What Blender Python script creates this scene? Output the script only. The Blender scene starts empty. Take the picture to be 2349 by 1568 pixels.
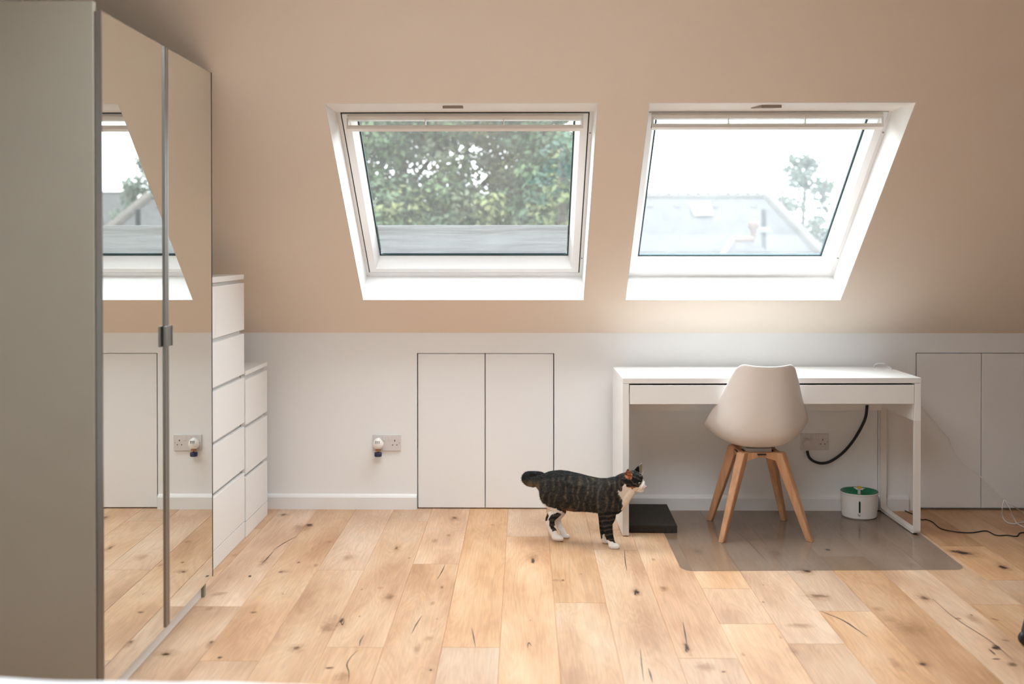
import bpy, bmesh, math, random
from mathutils import Vector, Matrix, noise
random.seed(7)
PI = math.pi
scene = bpy.context.scene
COL = scene.collection

# ------------------------------------------------------------------ camera
YAW, PITCH, ROLL, F, CY, CAM_H = 0.0128, 0.0087, -0.0003, 2190.4, 582.76, 1.379
R_ = Vector((math.cos(YAW), math.sin(YAW), 0)); F0 = Vector((-math.sin(YAW), math.cos(YAW), 0)); Z_ = Vector((0, 0, 1))
FW = F0*math.cos(PITCH) - Z_*math.sin(PITCH); UP0 = Z_*math.cos(PITCH) + F0*math.sin(PITCH)
RT = R_*math.cos(ROLL) + UP0*math.sin(ROLL); UP = UP0*math.cos(ROLL) - R_*math.sin(ROLL)
cam_d = bpy.data.cameras.new('camera'); cam = bpy.data.objects.new('camera', cam_d); COL.objects.link(cam)
cam_d.sensor_fit = 'HORIZONTAL'; cam_d.sensor_width = 36; cam_d.lens = F/2349*36
cam_d.shift_y = -(784-CY)/2349
cam_d.clip_start = .02; cam_d.clip_end = 500
m = Matrix((RT, UP, -FW)).transposed().to_4x4(); m.translation = (0, 0, CAM_H); cam.matrix_world = m
cam_d.dof.use_dof = True; cam_d.dof.focus_distance = 4.45; cam_d.dof.aperture_fstop = 1.7
scene.camera = cam

def at(px, py, Y=None, Z=None):
    """point of the place that the photograph shows at a pixel, at depth Y or height Z"""
    d = RT*((px-1174.5)/F) + UP*(-(py-CY)/F) + FW
    o = Vector((0, 0, CAM_H))
    t = (Y/d.y) if Y is not None else ((Z-CAM_H)/d.z)
    return o + d*t

# ------------------------------------------------------------------ sky, exposure
scene.view_settings.view_transform = 'Standard'; scene.view_settings.look = 'None'
scene.view_settings.gamma = 1.0; scene.view_settings.use_curve_mapping = False
scene.view_settings.exposure = 0.12
w = bpy.data.worlds.new('overcast_sky'); scene.world = w; w.use_nodes = True
nt = w.node_tree; nt.nodes.clear()
wo = nt.nodes.new('ShaderNodeOutputWorld'); bg = nt.nodes.new('ShaderNodeBackground')
tc = nt.nodes.new('ShaderNodeTexCoord'); sx = nt.nodes.new('ShaderNodeSeparateXYZ'); cr = nt.nodes.new('ShaderNodeValToRGB')
cr.color_ramp.elements[0].position = 0.0; cr.color_ramp.elements[0].color = (.84, .885, .93, 1)
cr.color_ramp.elements[1].position = 0.7; cr.color_ramp.elements[1].color = (.905, .957, 1.015, 1)
nt.links.new(tc.outputs['Generated'], sx.inputs[0]); nt.links.new(sx.outputs['Z'], cr.inputs[0])
nt.links.new(cr.outputs[0], bg.inputs[0]); SKY = 9.8
mz = nt.nodes.new('ShaderNodeMapRange'); mz.inputs['From Min'].default_value = 0; mz.inputs['From Max'].default_value = 1
mz.inputs['To Min'].default_value = SKY*.46; mz.inputs['To Max'].default_value = SKY*1.38
nt.links.new(sx.outputs['Z'], mz.inputs['Value']); nt.links.new(mz.outputs[0], bg.inputs[1])
nt.links.new(bg.outputs[0], wo.inputs[0])
scene.cycles.use_denoising = True
scene.cycles.max_bounces = 10; scene.cycles.diffuse_bounces = 6; scene.cycles.glossy_bounces = 5
scene.cycles.transparent_max_bounces = 24; scene.cycles.transmission_bounces = 6
scene.cycles.sample_clamp_indirect = 20

def portal(name, mat4, sx_, sy_):
    l = bpy.data.lights.new(name, 'AREA'); l.shape = 'RECTANGLE'; l.size = sx_; l.size_y = sy_
    l.cycles.is_portal = True
    o = bpy.data.objects.new(name, l); COL.objects.link(o); o.matrix_world = mat4; return o

# room measures
D, HK, A = 4.996, .924, .751
CA, SA = math.cos(A), math.sin(A)
CEIL = 2.42
XL, XR, YF = -1.86, 2.98, -1.9
YC = D-(CEIL-HK)*CA/SA      # where the slope meets the flat ceiling
W1X, W1W = -.812, 1.110
W2X, W2W = .510, 1.073
T0, T1 = .268, 1.515
RW = (-.7, .4, 1.4, 2.1)     # unseen rear window added to light the room, x0,x1,z0,z1
RL = (-1.0, .85, 1.70, 2.92)   # unseen flat ceiling rooflight added to light the room, x0,x1,y0,y1
portal('daylight_added_rear_window', Matrix.Translation(((RW[0]+RW[1])/2, YF-.12, (RW[2]+RW[3])/2)) @ Matrix.Rotation(PI/2, 4, 'X'), RW[1]-RW[0], RW[3]-RW[2])
portal('daylight_added_rooflight', Matrix.Translation(((RL[0]+RL[1])/2, (RL[2]+RL[3])/2, CEIL+.52)), RL[1]-RL[0], RL[3]-RL[2])
for n_, x_, w_ in (('daylight_left_roof_window', W1X, W1W), ('daylight_right_roof_window', W2X, W2W)):
    c_ = Vector((x_+w_/2, D, HK)) + Vector((0, -CA, SA))*.8 + Vector((0, SA, CA))*.30
    mm = Matrix((Vector((1, 0, 0)), Vector((0, -CA, SA)), Vector((0, SA, CA)))).transposed().to_4x4()
    # area lights shine along local -Z : that is into the room
    mm.translation = c_
    portal(n_, mm, w_, 1.1)

# ------------------------------------------------------------------ helpers
def srgb(r, g, b):
    f = lambda c: (c/255/12.92) if c/255 <= .04045 else ((c/255+.055)/1.055)**2.4
    return (f(r), f(g), f(b))
def pbr(name, col, rough=.5, metal=0, spec=.5, var=.06, vscale=8, bump=0, bscale=200, coat=0, stretch=None):
    m = bpy.data.materials.new(name); m.use_nodes = True; n = m.node_tree; b = n.nodes['Principled BSDF']
    b.inputs['Roughness'].default_value = rough; b.inputs['Metallic'].default_value = metal
    b.inputs['Specular IOR Level'].default_value = spec; b.inputs['Coat Weight'].default_value = coat
    t = n.nodes.new('ShaderNodeTexCoord'); src = t.outputs['Object']
    if stretch:
        mp = n.nodes.new('ShaderNodeMapping'); mp.inputs['Scale'].default_value = stretch
        n.links.new(src, mp.inputs[0]); src = mp.outputs[0]
    nz = n.nodes.new('ShaderNodeTexNoise'); nz.inputs['Scale'].default_value = vscale; nz.inputs['Detail'].default_value = 5
    n.links.new(src, nz.inputs['Vector'])
    r = n.nodes.new('ShaderNodeValToRGB'); c = Vector(col[:3])
    r.color_ramp.elements[0].position = .3; r.color_ramp.elements[1].position = .7
    r.color_ramp.elements[0].color = (*(c*(1-var)), 1); r.color_ramp.elements[1].color = (*[min(1, v*(1+var)) for v in c], 1)
    n.links.new(nz.outputs['Fac'], r.inputs[0]); n.links.new(r.outputs[0], b.inputs['Base Color'])
    if bump:
        n2 = n.nodes.new('ShaderNodeTexNoise'); n2.inputs['Scale'].default_value = bscale; n2.inputs['Detail'].default_value = 3
        n.links.new(src, n2.inputs['Vector'])
        bp = n.nodes.new('ShaderNodeBump'); bp.inputs['Strength'].default_value = bump; bp.inputs['Distance'].default_value = .002
        n.links.new(n2.outputs['Fac'], bp.inputs['Height']); n.links.new(bp.outputs[0], b.inputs['Normal'])
    return m

M = {}
M['wall'] = pbr('matt_cream_paint', (.86, .855, .85), .92, spec=.12, var=.012, vscale=1.5, bump=.08, bscale=120)
M['slope'] = pbr('wall_paint_warm_bounce', (.86, .765, .665), .95, spec=.1, var=.012, vscale=1.5, bump=.08, bscale=120)  # same paint as the walls, with warm floor bounce put into the colour
M['doorw'] = pbr('cupboard_door_paint', (.85, .84, .835), .5, spec=.3, var=.01, vscale=2)
M['trimw'] = pbr('white_gloss_paint', (.83, .82, .81), .35, spec=.4, var=.01, vscale=3)
M['winw'] = pbr('white_window_paint', (.86, .86, .86), .35, spec=.4, var=.01, vscale=6)
M['reveal'] = pbr('white_reveal_paint', (.87, .86, .85), .8, spec=.15, var=.01, vscale=3)
M['gap'] = pbr('dark_gap_filler', (.012, .013, .012), .6, var=.2)
M['teal'] = pbr('glazing_gasket', (.02, .055, .065), .5, var=.1)
M['lamw'] = pbr('white_laminate', (.80, .79, .775), .35, spec=.4, var=.01, vscale=3)
M['lamd'] = pbr('white_desk_laminate', (.88, .87, .855), .3, spec=.45, var=.01, vscale=3)
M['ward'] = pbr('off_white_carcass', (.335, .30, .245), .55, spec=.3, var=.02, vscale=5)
M['alu'] = pbr('brushed_aluminium', (.30, .29, .275), .38, metal=1, var=.05, vscale=30, stretch=(1, 1, .02))
M['metw'] = pbr('white_painted_metal', (.80, .77, .73), .35, spec=.5, var=.01)
M['catch'] = pbr('shaded_catch_plastic', (.36, .30, .25), .5, var=.02)  # tan holds the shade of the plate's floor-facing underside
M['black'] = pbr('black_rubber', (.012, .013, .015), .5, var=.2)
M['cable'] = pbr('black_braided_sleeve', (.010, .013, .02), .55, var=.6, vscale=260, bump=.5, bscale=400)
M['cablew'] = pbr('white_cable_pvc', (.72, .71, .70), .4, var=.02)
M['socket'] = pbr('white_socket_plastic', (.70, .665, .655), .3, spec=.5, var=.01)
M['fresh'] = pbr('cream_white_plastic', (.86, .84, .80), .3, spec=.5, var=.01)
M['blue'] = pbr('navy_blue_plastic', (.018, .03, .09), .35, var=.2, vscale=60)
M['scratch'] = pbr('dark_brown_cardboard', (.033, .028, .022), .9, var=.35, vscale=300, stretch=(1, .05, 1))
M['shell'] = pbr('white_moulded_plastic', (.80, .755, .715), .32, spec=.5, var=.01, vscale=3)
M['cush'] = pbr('grey_green_leatherette', (.13, .13, .115), .5, var=.1, vscale=40)
M['beech'] = pbr('beech_wood', (.56, .30, .16), .42, spec=.4, var=.16, vscale=9, stretch=(6, 6, .5), bump=.05)
M['fount'] = pbr('white_fountain_plastic', (.78, .75, .72), .22, spec=.5, var=.01)
M['green'] = pbr('green_plastic_bowl', (.004, .17, .075), .3, var=.05)
M['yellow'] = pbr('yellow_flower_plastic', (.75, .42, .03), .35, var=.05)
M['dgreen'] = pbr('dark_green_water_gauge', (.008, .04, .035), .15, var=.1)
M['bed'] = pbr('white_cotton_bedding', (.80, .80, .82), .95, spec=.1, var=.03, vscale=12, bump=.2, bscale=60)
M['suit'] = pbr('dark_navy_shell', (.012, .017, .028), .45, var=.2)
M['mirror'] = pbr('silvered_mirror', (.80, .81, .78), .0, metal=1, var=.0)

def glass_mat(name, refl=.06, veil=.05, tint=(.97, .985, .98)):
    m = bpy.data.materials.new(name); m.use_nodes = True; n = m.node_tree; n.nodes.clear()
    o = n.nodes.new('ShaderNodeOutputMaterial'); tr = n.nodes.new('ShaderNodeBsdfTransparent'); tr.inputs[0].default_value = (*tint, 1)
    gl = n.nodes.new('ShaderNodeBsdfGlossy'); gl.inputs['Roughness'].default_value = .01
    tl = n.nodes.new('ShaderNodeBsdfTranslucent'); tl.inputs[0].default_value = (.9, .92, .93, 1)  # translucent share lays a bright veil over the view outside
    m1 = n.nodes.new('ShaderNodeMixShader'); m1.inputs[0].default_value = refl
    n.links.new(tr.outputs[0], m1.inputs[1]); n.links.new(gl.outputs[0], m1.inputs[2])
    m2 = n.nodes.new('ShaderNodeMixShader')
    nz = n.nodes.new('ShaderNodeTexNoise'); nz.inputs['Scale'].default_value = 9; nz.inputs['Detail'].default_value = 8
    t = n.nodes.new('ShaderNodeTexCoord'); n.links.new(t.outputs['Object'], nz.inputs['Vector'])
    mr = n.nodes.new('ShaderNodeMapRange'); mr.inputs['To Min'].default_value = veil*.7; mr.inputs['To Max'].default_value = veil*1.3
    n.links.new(nz.outputs['Fac'], mr.inputs[0]); n.links.new(mr.outputs[0], m2.inputs[0])
    n.links.new(m1.outputs[0], m2.inputs[1]); n.links.new(tl.outputs[0], m2.inputs[2]); n.links.new(m2.outputs[0], o.inputs[0])
    return m
M['glass1'] = glass_mat('roof_window_glass', .05, .012)
M['glass2'] = glass_mat('veiled_roof_window_glass', .05, .03)

def vcol_mat(name, attr, rough=.7, sheen=0, transl=0, spec=.3):
    m = bpy.data.materials.new(name); m.use_nodes = True; n = m.node_tree; b = n.nodes['Principled BSDF']
    a = n.nodes.new('ShaderNodeAttribute'); a.attribute_name = attr
    n.links.new(a.outputs['Color'], b.inputs['Base Color']); b.inputs['Roughness'].default_value = rough
    b.inputs['Specular IOR Level'].default_value = spec
    if sheen: b.inputs['Sheen Weight'].default_value = sheen
    if transl:
        tl = n.nodes.new('ShaderNodeBsdfTranslucent'); n.links.new(a.outputs['Color'], tl.inputs[0])
        mx = n.nodes.new('ShaderNodeMixShader'); mx.inputs[0].default_value = transl
        n.links.new(b.outputs[0], mx.inputs[1]); n.links.new(tl.outputs[0], mx.inputs[2])
        n.links.new(mx.outputs[0], n.nodes['Material Output'].inputs[0])
    return m

def box(bm, x0, x1, y0, y1, z0, z1, bev=0, seg=2, mi=0):
    vs = [bm.verts.new(p) for p in ((x0,y0,z0),(x1,y0,z0),(x1,y1,z0),(x0,y1,z0),(x0,y0,z1),(x1,y0,z1),(x1,y1,z1),(x0,y1,z1))]
    fs = [bm.faces.new([vs[i] for i in q]) for q in ((3,2,1,0),(4,5,6,7),(0,1,5,4),(1,2,6,5),(2,3,7,6),(3,0,4,7))]
    for f in fs: f.material_index = mi
    if bev:
        es = set(e for f in fs for e in f.edges)
        bmesh.ops.bevel(bm, geom=list(es), offset=bev, segments=seg, profile=.5, affect='EDGES')
def hexa(bm, pts):
    """8 corner points: bottom four then top four, same winding as box"""
    vs = [bm.verts.new(p) for p in pts]
    for q in ((3,2,1,0),(4,5,6,7),(0,1,5,4),(1,2,6,5),(2,3,7,6),(3,0,4,7)): bm.faces.new([vs[i] for i in q])
def prism(bm, pts, ext):
    """planar polygon pts (3D) extruded by vector ext"""
    a = [bm.verts.new(p) for p in pts]; b = [bm.verts.new(Vector(p)+Vector(ext)) for p in pts]
    bm.faces.new(a[::-1]); bm.faces.new(b)
    for i in range(len(a)): bm.faces.new((a[i], a[(i+1) % len(a)], b[(i+1) % len(a)], b[i]))
def spline(pts, n=6):
    P = [Vector(p) for p in pts]; out = []
    for i in range(len(P)-1):
        p0, p1, p2, p3 = P[max(0, i-1)], P[i], P[i+1], P[min(len(P)-1, i+2)]
        for k in range(n):
            t = k/n
            out.append(.5*((2*p1)+(p2-p0)*t+(2*p0-5*p1+4*p2-p3)*t*t+(3*p1-p0-3*p2+p3)*t**3))
    out.append(P[-1]); return out
def tube(bm, pts, r, seg=10, cap=True):
    P = [Vector(p) for p in pts]; rr = r if isinstance(r, (list, tuple)) else [r]*len(P)
    t0 = (P[1]-P[0]).normalized(); nrm = t0.orthogonal().normalized(); rings = []
    for i, p in enumerate(P):
        t = (P[min(i+1, len(P)-1)]-P[max(i-1, 0)])
        t = t.normalized() if t.length > 1e-9 else t0
        nrm = (nrm - t*nrm.dot(t)); nrm = nrm.normalized() if nrm.length > 1e-6 else t.orthogonal().normalized()
        bn = t.cross(nrm)
        rings.append([bm.verts.new(p+(nrm*math.cos(2*PI*k/seg)+bn*math.sin(2*PI*k/seg))*rr[i]) for k in range(seg)])
    for a, b in zip(rings, rings[1:]):
        for k in range(seg): bm.faces.new((a[k], a[(k+1) % seg], b[(k+1) % seg], b[k]))
    if cap: bm.faces.new(rings[0][::-1]); bm.faces.new(rings[-1])
def lathe(bm, prof, seg=40, sx=1, sy=1, c=(0, 0, 0)):
    rings = []
    for r, z in prof:
        rings.append([bm.verts.new((c[0]+r*sx*math.cos(2*PI*k/seg), c[1]+r*sy*math.sin(2*PI*k/seg), c[2]+z)) for k in range(seg)] if r > 1e-6 else [bm.verts.new((c[0], c[1], c[2]+z))])
    for a, b in zip(rings, rings[1:]):
        for k in range(seg):
            k2 = (k+1) % seg
            if len(a) == 1 and len(b) == 1: continue
            if len(a) == 1: bm.faces.new((a[0], b[k2], b[k]))
            elif len(b) == 1: bm.faces.new((a[k], a[k2], b[0]))
            else: bm.faces.new((a[k], a[k2], b[k2], b[k]))
def ring(bm, o, i, d0, d1, i2=None):
    """rectangular frame; o, i = (x0,x1,y0,y1) outer and inner; from z=d0 to z=d1; i2 = inner rect at d1 (bevelled)"""
    i2 = i2 or i
    q = lambda r, z: [bm.verts.new(p) for p in ((r[0],r[2],z),(r[1],r[2],z),(r[1],r[3],z),(r[0],r[3],z))]
    a, b, c, e = q(o, d0), q(i, d0), q(i2, d1), q(o, d1)
    for k in range(4):
        l = (k+1) % 4
        for s, t in ((a, b), (b, c), (c, e), (e, a)): bm.faces.new((s[k], s[l], t[l], t[k]))
    bmesh.ops.recalc_face_normals(bm, faces=bm.faces)
def link(name, bm, mat, parent=None, smooth=False, mw=None):
    me = bpy.data.meshes.new(name); bmesh.ops.recalc_face_normals(bm, faces=bm.faces); bm.to_mesh(me); bm.free()
    for k in (mat if isinstance(mat, (list, tuple)) else [mat]): me.materials.append(k)
    o = bpy.data.objects.new(name, me); COL.objects.link(o)
    if parent: o.parent = parent
    if smooth:
        for p in me.polygons: p.use_smooth = True
        if smooth == 'auto':
            try: me.set_sharp_from_angle(angle=math.radians(35))
            except Exception: pass
    return o
def thing(name, label, cat, loc=(0, 0, 0), rotz=0, group=None):
    o = bpy.data.objects.new(name, None); COL.objects.link(o); o.empty_display_size = .1
    o.location = loc; o.rotation_euler = (0, 0, rotz); o['label'] = label; o['category'] = cat
    if group: o['group'] = group
    return o
def tag(o, label, cat, group=None):
    o['label'] = label; o['category'] = cat
    if group: o['group'] = group
    return o
def struct(o, label=None):
    o['kind'] = 'structure'
    if label: o['label'] = label
    return o
B = bmesh.new

# ------------------------------------------------------------------ floor: oak planks along Y
def floor_mat():
    m = bpy.data.materials.new('oiled_oak_planks'); m.use_nodes = True; n = m.node_tree; b = n.nodes['Principled BSDF']; L = n.links
    a = n.nodes.new('ShaderNodeAttribute'); a.attribute_name = 'plank'
    g = n.nodes.new('ShaderNodeNewGeometry')
    sep = n.nodes.new('ShaderNodeSeparateColor'); L.new(a.outputs['Color'], sep.inputs[0])
    cmb = n.nodes.new('ShaderNodeCombineXYZ'); L.new(sep.outputs[0], cmb.inputs[0]); L.new(sep.outputs[1], cmb.inputs[1]); L.new(sep.outputs[2], cmb.inputs[2])
    vm = n.nodes.new('ShaderNodeVectorMath'); vm.operation = 'MULTIPLY'; vm.inputs[1].default_value = (13, 17, 23); L.new(cmb.outputs[0], vm.inputs[0])
    va = n.nodes.new('ShaderNodeVectorMath'); va.operation = 'ADD'; L.new(vm.outputs[0], va.inputs[0]); L.new(g.outputs['Position'], va.inputs[1])
    # large cathedral figure
    mp = n.nodes.new('ShaderNodeMapping'); mp.inputs['Scale'].default_value = (6, .8, 1); L.new(va.outputs[0], mp.inputs[0])
    n1 = n.nodes.new('ShaderNodeTexNoise'); n1.inputs['Scale'].default_value = 1.1; n1.inputs['Detail'].default_value = 3; n1.inputs['Distortion'].default_value = .8; L.new(mp.outputs[0], n1.inputs['Vector'])
    # rings from the figure
    mu = n.nodes.new('ShaderNodeMath'); mu.operation = 'MULTIPLY'; mu.inputs[1].default_value = 110; L.new(n1.outputs['Fac'], mu.inputs[0])
    si = n.nodes.new('ShaderNodeMath'); si.operation = 'SINE'; L.new(mu.outputs[0], si.inputs[0])
    # fine pores
    mp2 = n.nodes.new('ShaderNodeMapping'); mp2.inputs['Scale'].default_value = (150, 5, 1); L.new(va.outputs[0], mp2.inputs[0])
    n2 = n.nodes.new('ShaderNodeTexNoise'); n2.inputs['Scale'].default_value = 1.5; n2.inputs['Detail'].default_value = 4; L.new(mp2.outputs[0], n2.inputs['Vector'])
    mp3 = n.nodes.new('ShaderNodeMapping'); mp3.inputs['Scale'].default_value = (5, 1.6, 1); L.new(va.outputs[0], mp3.inputs[0])
    n3 = n.nodes.new('ShaderNodeTexNoise'); n3.inputs['Scale'].default_value = 1.2; n3.inputs['Detail'].default_value = 4; L.new(mp3.outputs[0], n3.inputs['Vector'])
    r = n.nodes.new('ShaderNodeValToRGB'); L.new(n3.outputs['Fac'], r.inputs[0])
    e = r.color_ramp.elements; e[0].position = .30; e[0].color = (.46, .25, .130, 1); e[1].position = .72; e[1].color = (.66, .455, .295, 1)
    x = e.new(.5); x.color = (.58, .35, .20, 1)
    # ring tint
    mx = n.nodes.new('ShaderNodeMix'); mx.data_type = 'RGBA'; mx.blend_type = 'MULTIPLY'; mx.inputs['Factor'].default_value = 1
    mr = n.nodes.new('ShaderNodeMapRange'); mr.inputs['From Min'].default_value = -1; mr.inputs['To Min'].default_value = .93; mr.inputs['To Max'].default_value = 1.03; L.new(si.outputs[0], mr.inputs[0])
    mr2 = n.nodes.new('ShaderNodeMapRange'); mr2.inputs['From Min'].default_value = .3; mr2.inputs['From Max'].default_value = .7; mr2.inputs['To Min'].default_value = .86; mr2.inputs['To Max'].default_value = 1.07; L.new(n2.outputs['Fac'], mr2.inputs[0])
    mm = n.nodes.new('ShaderNodeMath'); mm.operation = 'MULTIPLY'; L.new(mr.outputs[0], mm.inputs[0]); L.new(mr2.outputs[0], mm.inputs[1])
    pb = n.nodes.new('ShaderNodeMapRange'); pb.inputs['To Min'].default_value = .90; pb.inputs['To Max'].default_value = 1.09; L.new(sep.outputs[0], pb.inputs[0])
    m3 = n.nodes.new('ShaderNodeMath'); m3.operation = 'MULTIPLY'; L.new(mm.outputs[0], m3.inputs[0]); L.new(pb.outputs[0], m3.inputs[1])
    cc = n.nodes.new('ShaderNodeCombineColor'); [L.new(m3.outputs[0], cc.inputs[k]) for k in range(3)]
    L.new(r.outputs[0], mx.inputs[6]); L.new(cc.outputs[0], mx.inputs[7])
    hs = n.nodes.new('ShaderNodeHueSaturation'); L.new(mx.outputs[2], hs.inputs['Color'])
    ps = n.nodes.new('ShaderNodeMapRange'); ps.inputs['To Min'].default_value = .86; ps.inputs['To Max'].default_value = 1.1; L.new(sep.outputs[1], ps.inputs[0]); L.new(ps.outputs[0], hs.inputs['Saturation'])
    L.new(hs.outputs[0], b.inputs['Base Color']); b.inputs['Roughness'].default_value = .48; b.inputs['Specular IOR Level'].default_value = .55; b.inputs['Coat Weight'].default_value = .25; b.inputs['Coat Roughness'].default_value = .5
    bp = n.nodes.new('ShaderNodeBump'); bp.inputs['Strength'].default_value = .12; bp.inputs['Distance'].default_value = .001; L.new(n2.outputs['Fac'], bp.inputs['Height']); L.new(bp.outputs[0], b.inputs['Normal'])
    return m
def spot_mat(name, c0, c1, edge=.5, amount=.9, rings=0):
    """knot: UV (0,0) is its middle; fades out towards UV radius 1"""
    m = bpy.data.materials.new(name); m.use_nodes = True; n = m.node_tree; b = n.nodes['Principled BSDF']; L = n.links
    uv = n.nodes.new('ShaderNodeUVMap'); uv.uv_map = 'spot'
    g = n.nodes.new('ShaderNodeNewGeometry')
    nz = n.nodes.new('ShaderNodeTexNoise'); nz.inputs['Scale'].default_value = 45; nz.inputs['Detail'].default_value = 4; L.new(g.outputs['Position'], nz.inputs['Vector'])
    ln = n.nodes.new('ShaderNodeVectorMath'); ln.operation = 'LENGTH'; L.new(uv.outputs[0], ln.inputs[0])
    s = n.nodes.new('ShaderNodeMath'); s.operation = 'MULTIPLY_ADD'; s.inputs[1].default_value = 1.1; s.inputs[2].default_value = -.55; L.new(nz.outputs['Fac'], s.inputs[0])
    ad = n.nodes.new('ShaderNodeMath'); ad.operation = 'ADD'; L.new(ln.outputs['Value'], ad.inputs[0]); L.new(s.outputs[0], ad.inputs[1])
    mr = n.nodes.new('ShaderNodeMapRange'); mr.interpolation_type = 'SMOOTHSTEP'; mr.inputs['From Min'].default_value = edge; mr.inputs['From Max'].default_value = .92; mr.inputs['To Min'].default_value = amount; mr.inputs['To Max'].default_value = 0; L.new(ad.outputs[0], mr.inputs[0])
    r = n.nodes.new('ShaderNodeValToRGB'); L.new(ad.outputs[0], r.inputs[0]); r.color_ramp.elements[0].position = .15; r.color_ramp.elements[0].color = (*c0, 1); r.color_ramp.elements[1].position = .6; r.color_ramp.elements[1].color = (*c1, 1)
    L.new(r.outputs[0], b.inputs['Base Color']); b.inputs['Roughness'].default_value = .5
    # soft outer limit so the patch never shows its border
    lim = n.nodes.new('ShaderNodeMapRange'); lim.interpolation_type = 'SMOOTHSTEP'; lim.inputs['From Min'].default_value = .6; lim.inputs['From Max'].default_value = .98; lim.inputs['To Min'].default_value = 1; lim.inputs['To Max'].default_value = 0; L.new(ln.outputs['Value'], lim.inputs[0])
    mm = n.nodes.new('ShaderNodeMath'); mm.operation = 'MULTIPLY'; L.new(mr.outputs[0], mm.inputs[0]); L.new(lim.outputs[0], mm.inputs[1])
    L.new(mm.outputs[0], b.inputs['Alpha'])
    return m
PW = .1995
PX0 = at(1141.6, 1568, Z=0).x
k_lo, k_hi = int((XL-PX0)/PW)-1, int((XR-PX0)/PW)+1
joints = {}
for px, py in ((798,1307),(990,1293),(820,1484),(1080,1484),(1355,1215),(1648,1349),(1723,1430),(1911,1401),(1606,1509),(1890,1275),(2196,1252),(540,1515),(470,1390),(1460,1260),(2290,1330)):
    p = at(px, py, Z=0); joints.setdefault(math.floor((p.x-PX0)/PW), []).append(p.y)
bm = B(); lay = bm.loops.layers.float_color.new('plank'); uvl = bm.loops.layers.uv.new('spot')
for k in range(k_lo, k_hi+1):
    x0 = PX0+k*PW; x1 = x0+PW
    js = sorted(joints.get(k, []))
    y = (js[0] if js else random.uniform(3.0, 5.0)); ys = list(js)
    while y > YF: y -= random.uniform(1.5, 1.95); ys.append(y)
    y = max(ys)
    while y < D: y += random.uniform(1.5, 1.9); ys.append(y)
    ys = sorted(ys)
    for a, b in zip(ys, ys[1:]):
        a, b = max(a, YF-.1), min(b, D+.05)
        if b <= a: continue
        g = .0003; col = (random.random(), random.random(), random.random(), 1)
        e = .0009
        xa, xb, ya, yb = max(x0, XL-.02)+g, min(x1, XR+.02)-g, a+g, b-g
        if xb <= xa: continue
        v = [bm.verts.new(p) for p in ((xa, ya, -.002), (xb, ya, -.002), (xb, yb, -.002), (xa, yb, -.002), (xa+e, ya+e, 0), (xb-e, ya+e, 0), (xb-e, yb-e, 0), (xa+e, yb-e, 0))]
        for q in ((4,5,6,7),(0,1,5,4),(1,2,6,5),(2,3,7,6),(3,0,4,7)):
            f = bm.faces.new([v[i] for i in q]); f.material_index = 0
            for l in f.loops: l[lay] = col
# dark sub-floor seen in the joints
v = [bm.verts.new(p) for p in ((XL-.05, YF-.1, -.002), (XR+.05, YF-.1, -.002), (XR+.05, D+.05, -.002), (XL-.05, D+.05, -.002))]
f = bm.faces.new(v); f.material_index = 1
def knot(px, py, rx, ry, mi=2, ang=0, h=.00035):
    c = at(px, py, Z=0); e = at(px+rx, py, Z=0); t = at(px, py-ry, Z=0)
    ax = (e.x-c.x); ay = (t.y-c.y)
    ca, sa = math.cos(ang), math.sin(ang)
    pts = []
    for sx_, sy_ in ((-1,-1),(1,-1),(1,1),(-1,1)):
        u, v_ = sx_*ax*ca-sy_*ay*sa, sx_*ax*sa+sy_*ay*ca
        pts.append(bm.verts.new((c.x+u, c.y+v_, h)))
    f = bm.faces.new(pts); f.material_index = mi
    for l, q in zip(f.loops, ((-1,-1),(1,-1),(1,1),(-1,1))): l[uvl].uv = q
def Z5(x, y): return 600+x/2.936, 1150+y/2.936
def Z6(x, y): return 1400+x/2.475, 1200+y/2.475
def Z4(x, y): return x/3.915, 1168+y/3.915
dk, br, bk = 2, 3, 5      # dark knot core, brown halo
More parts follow.
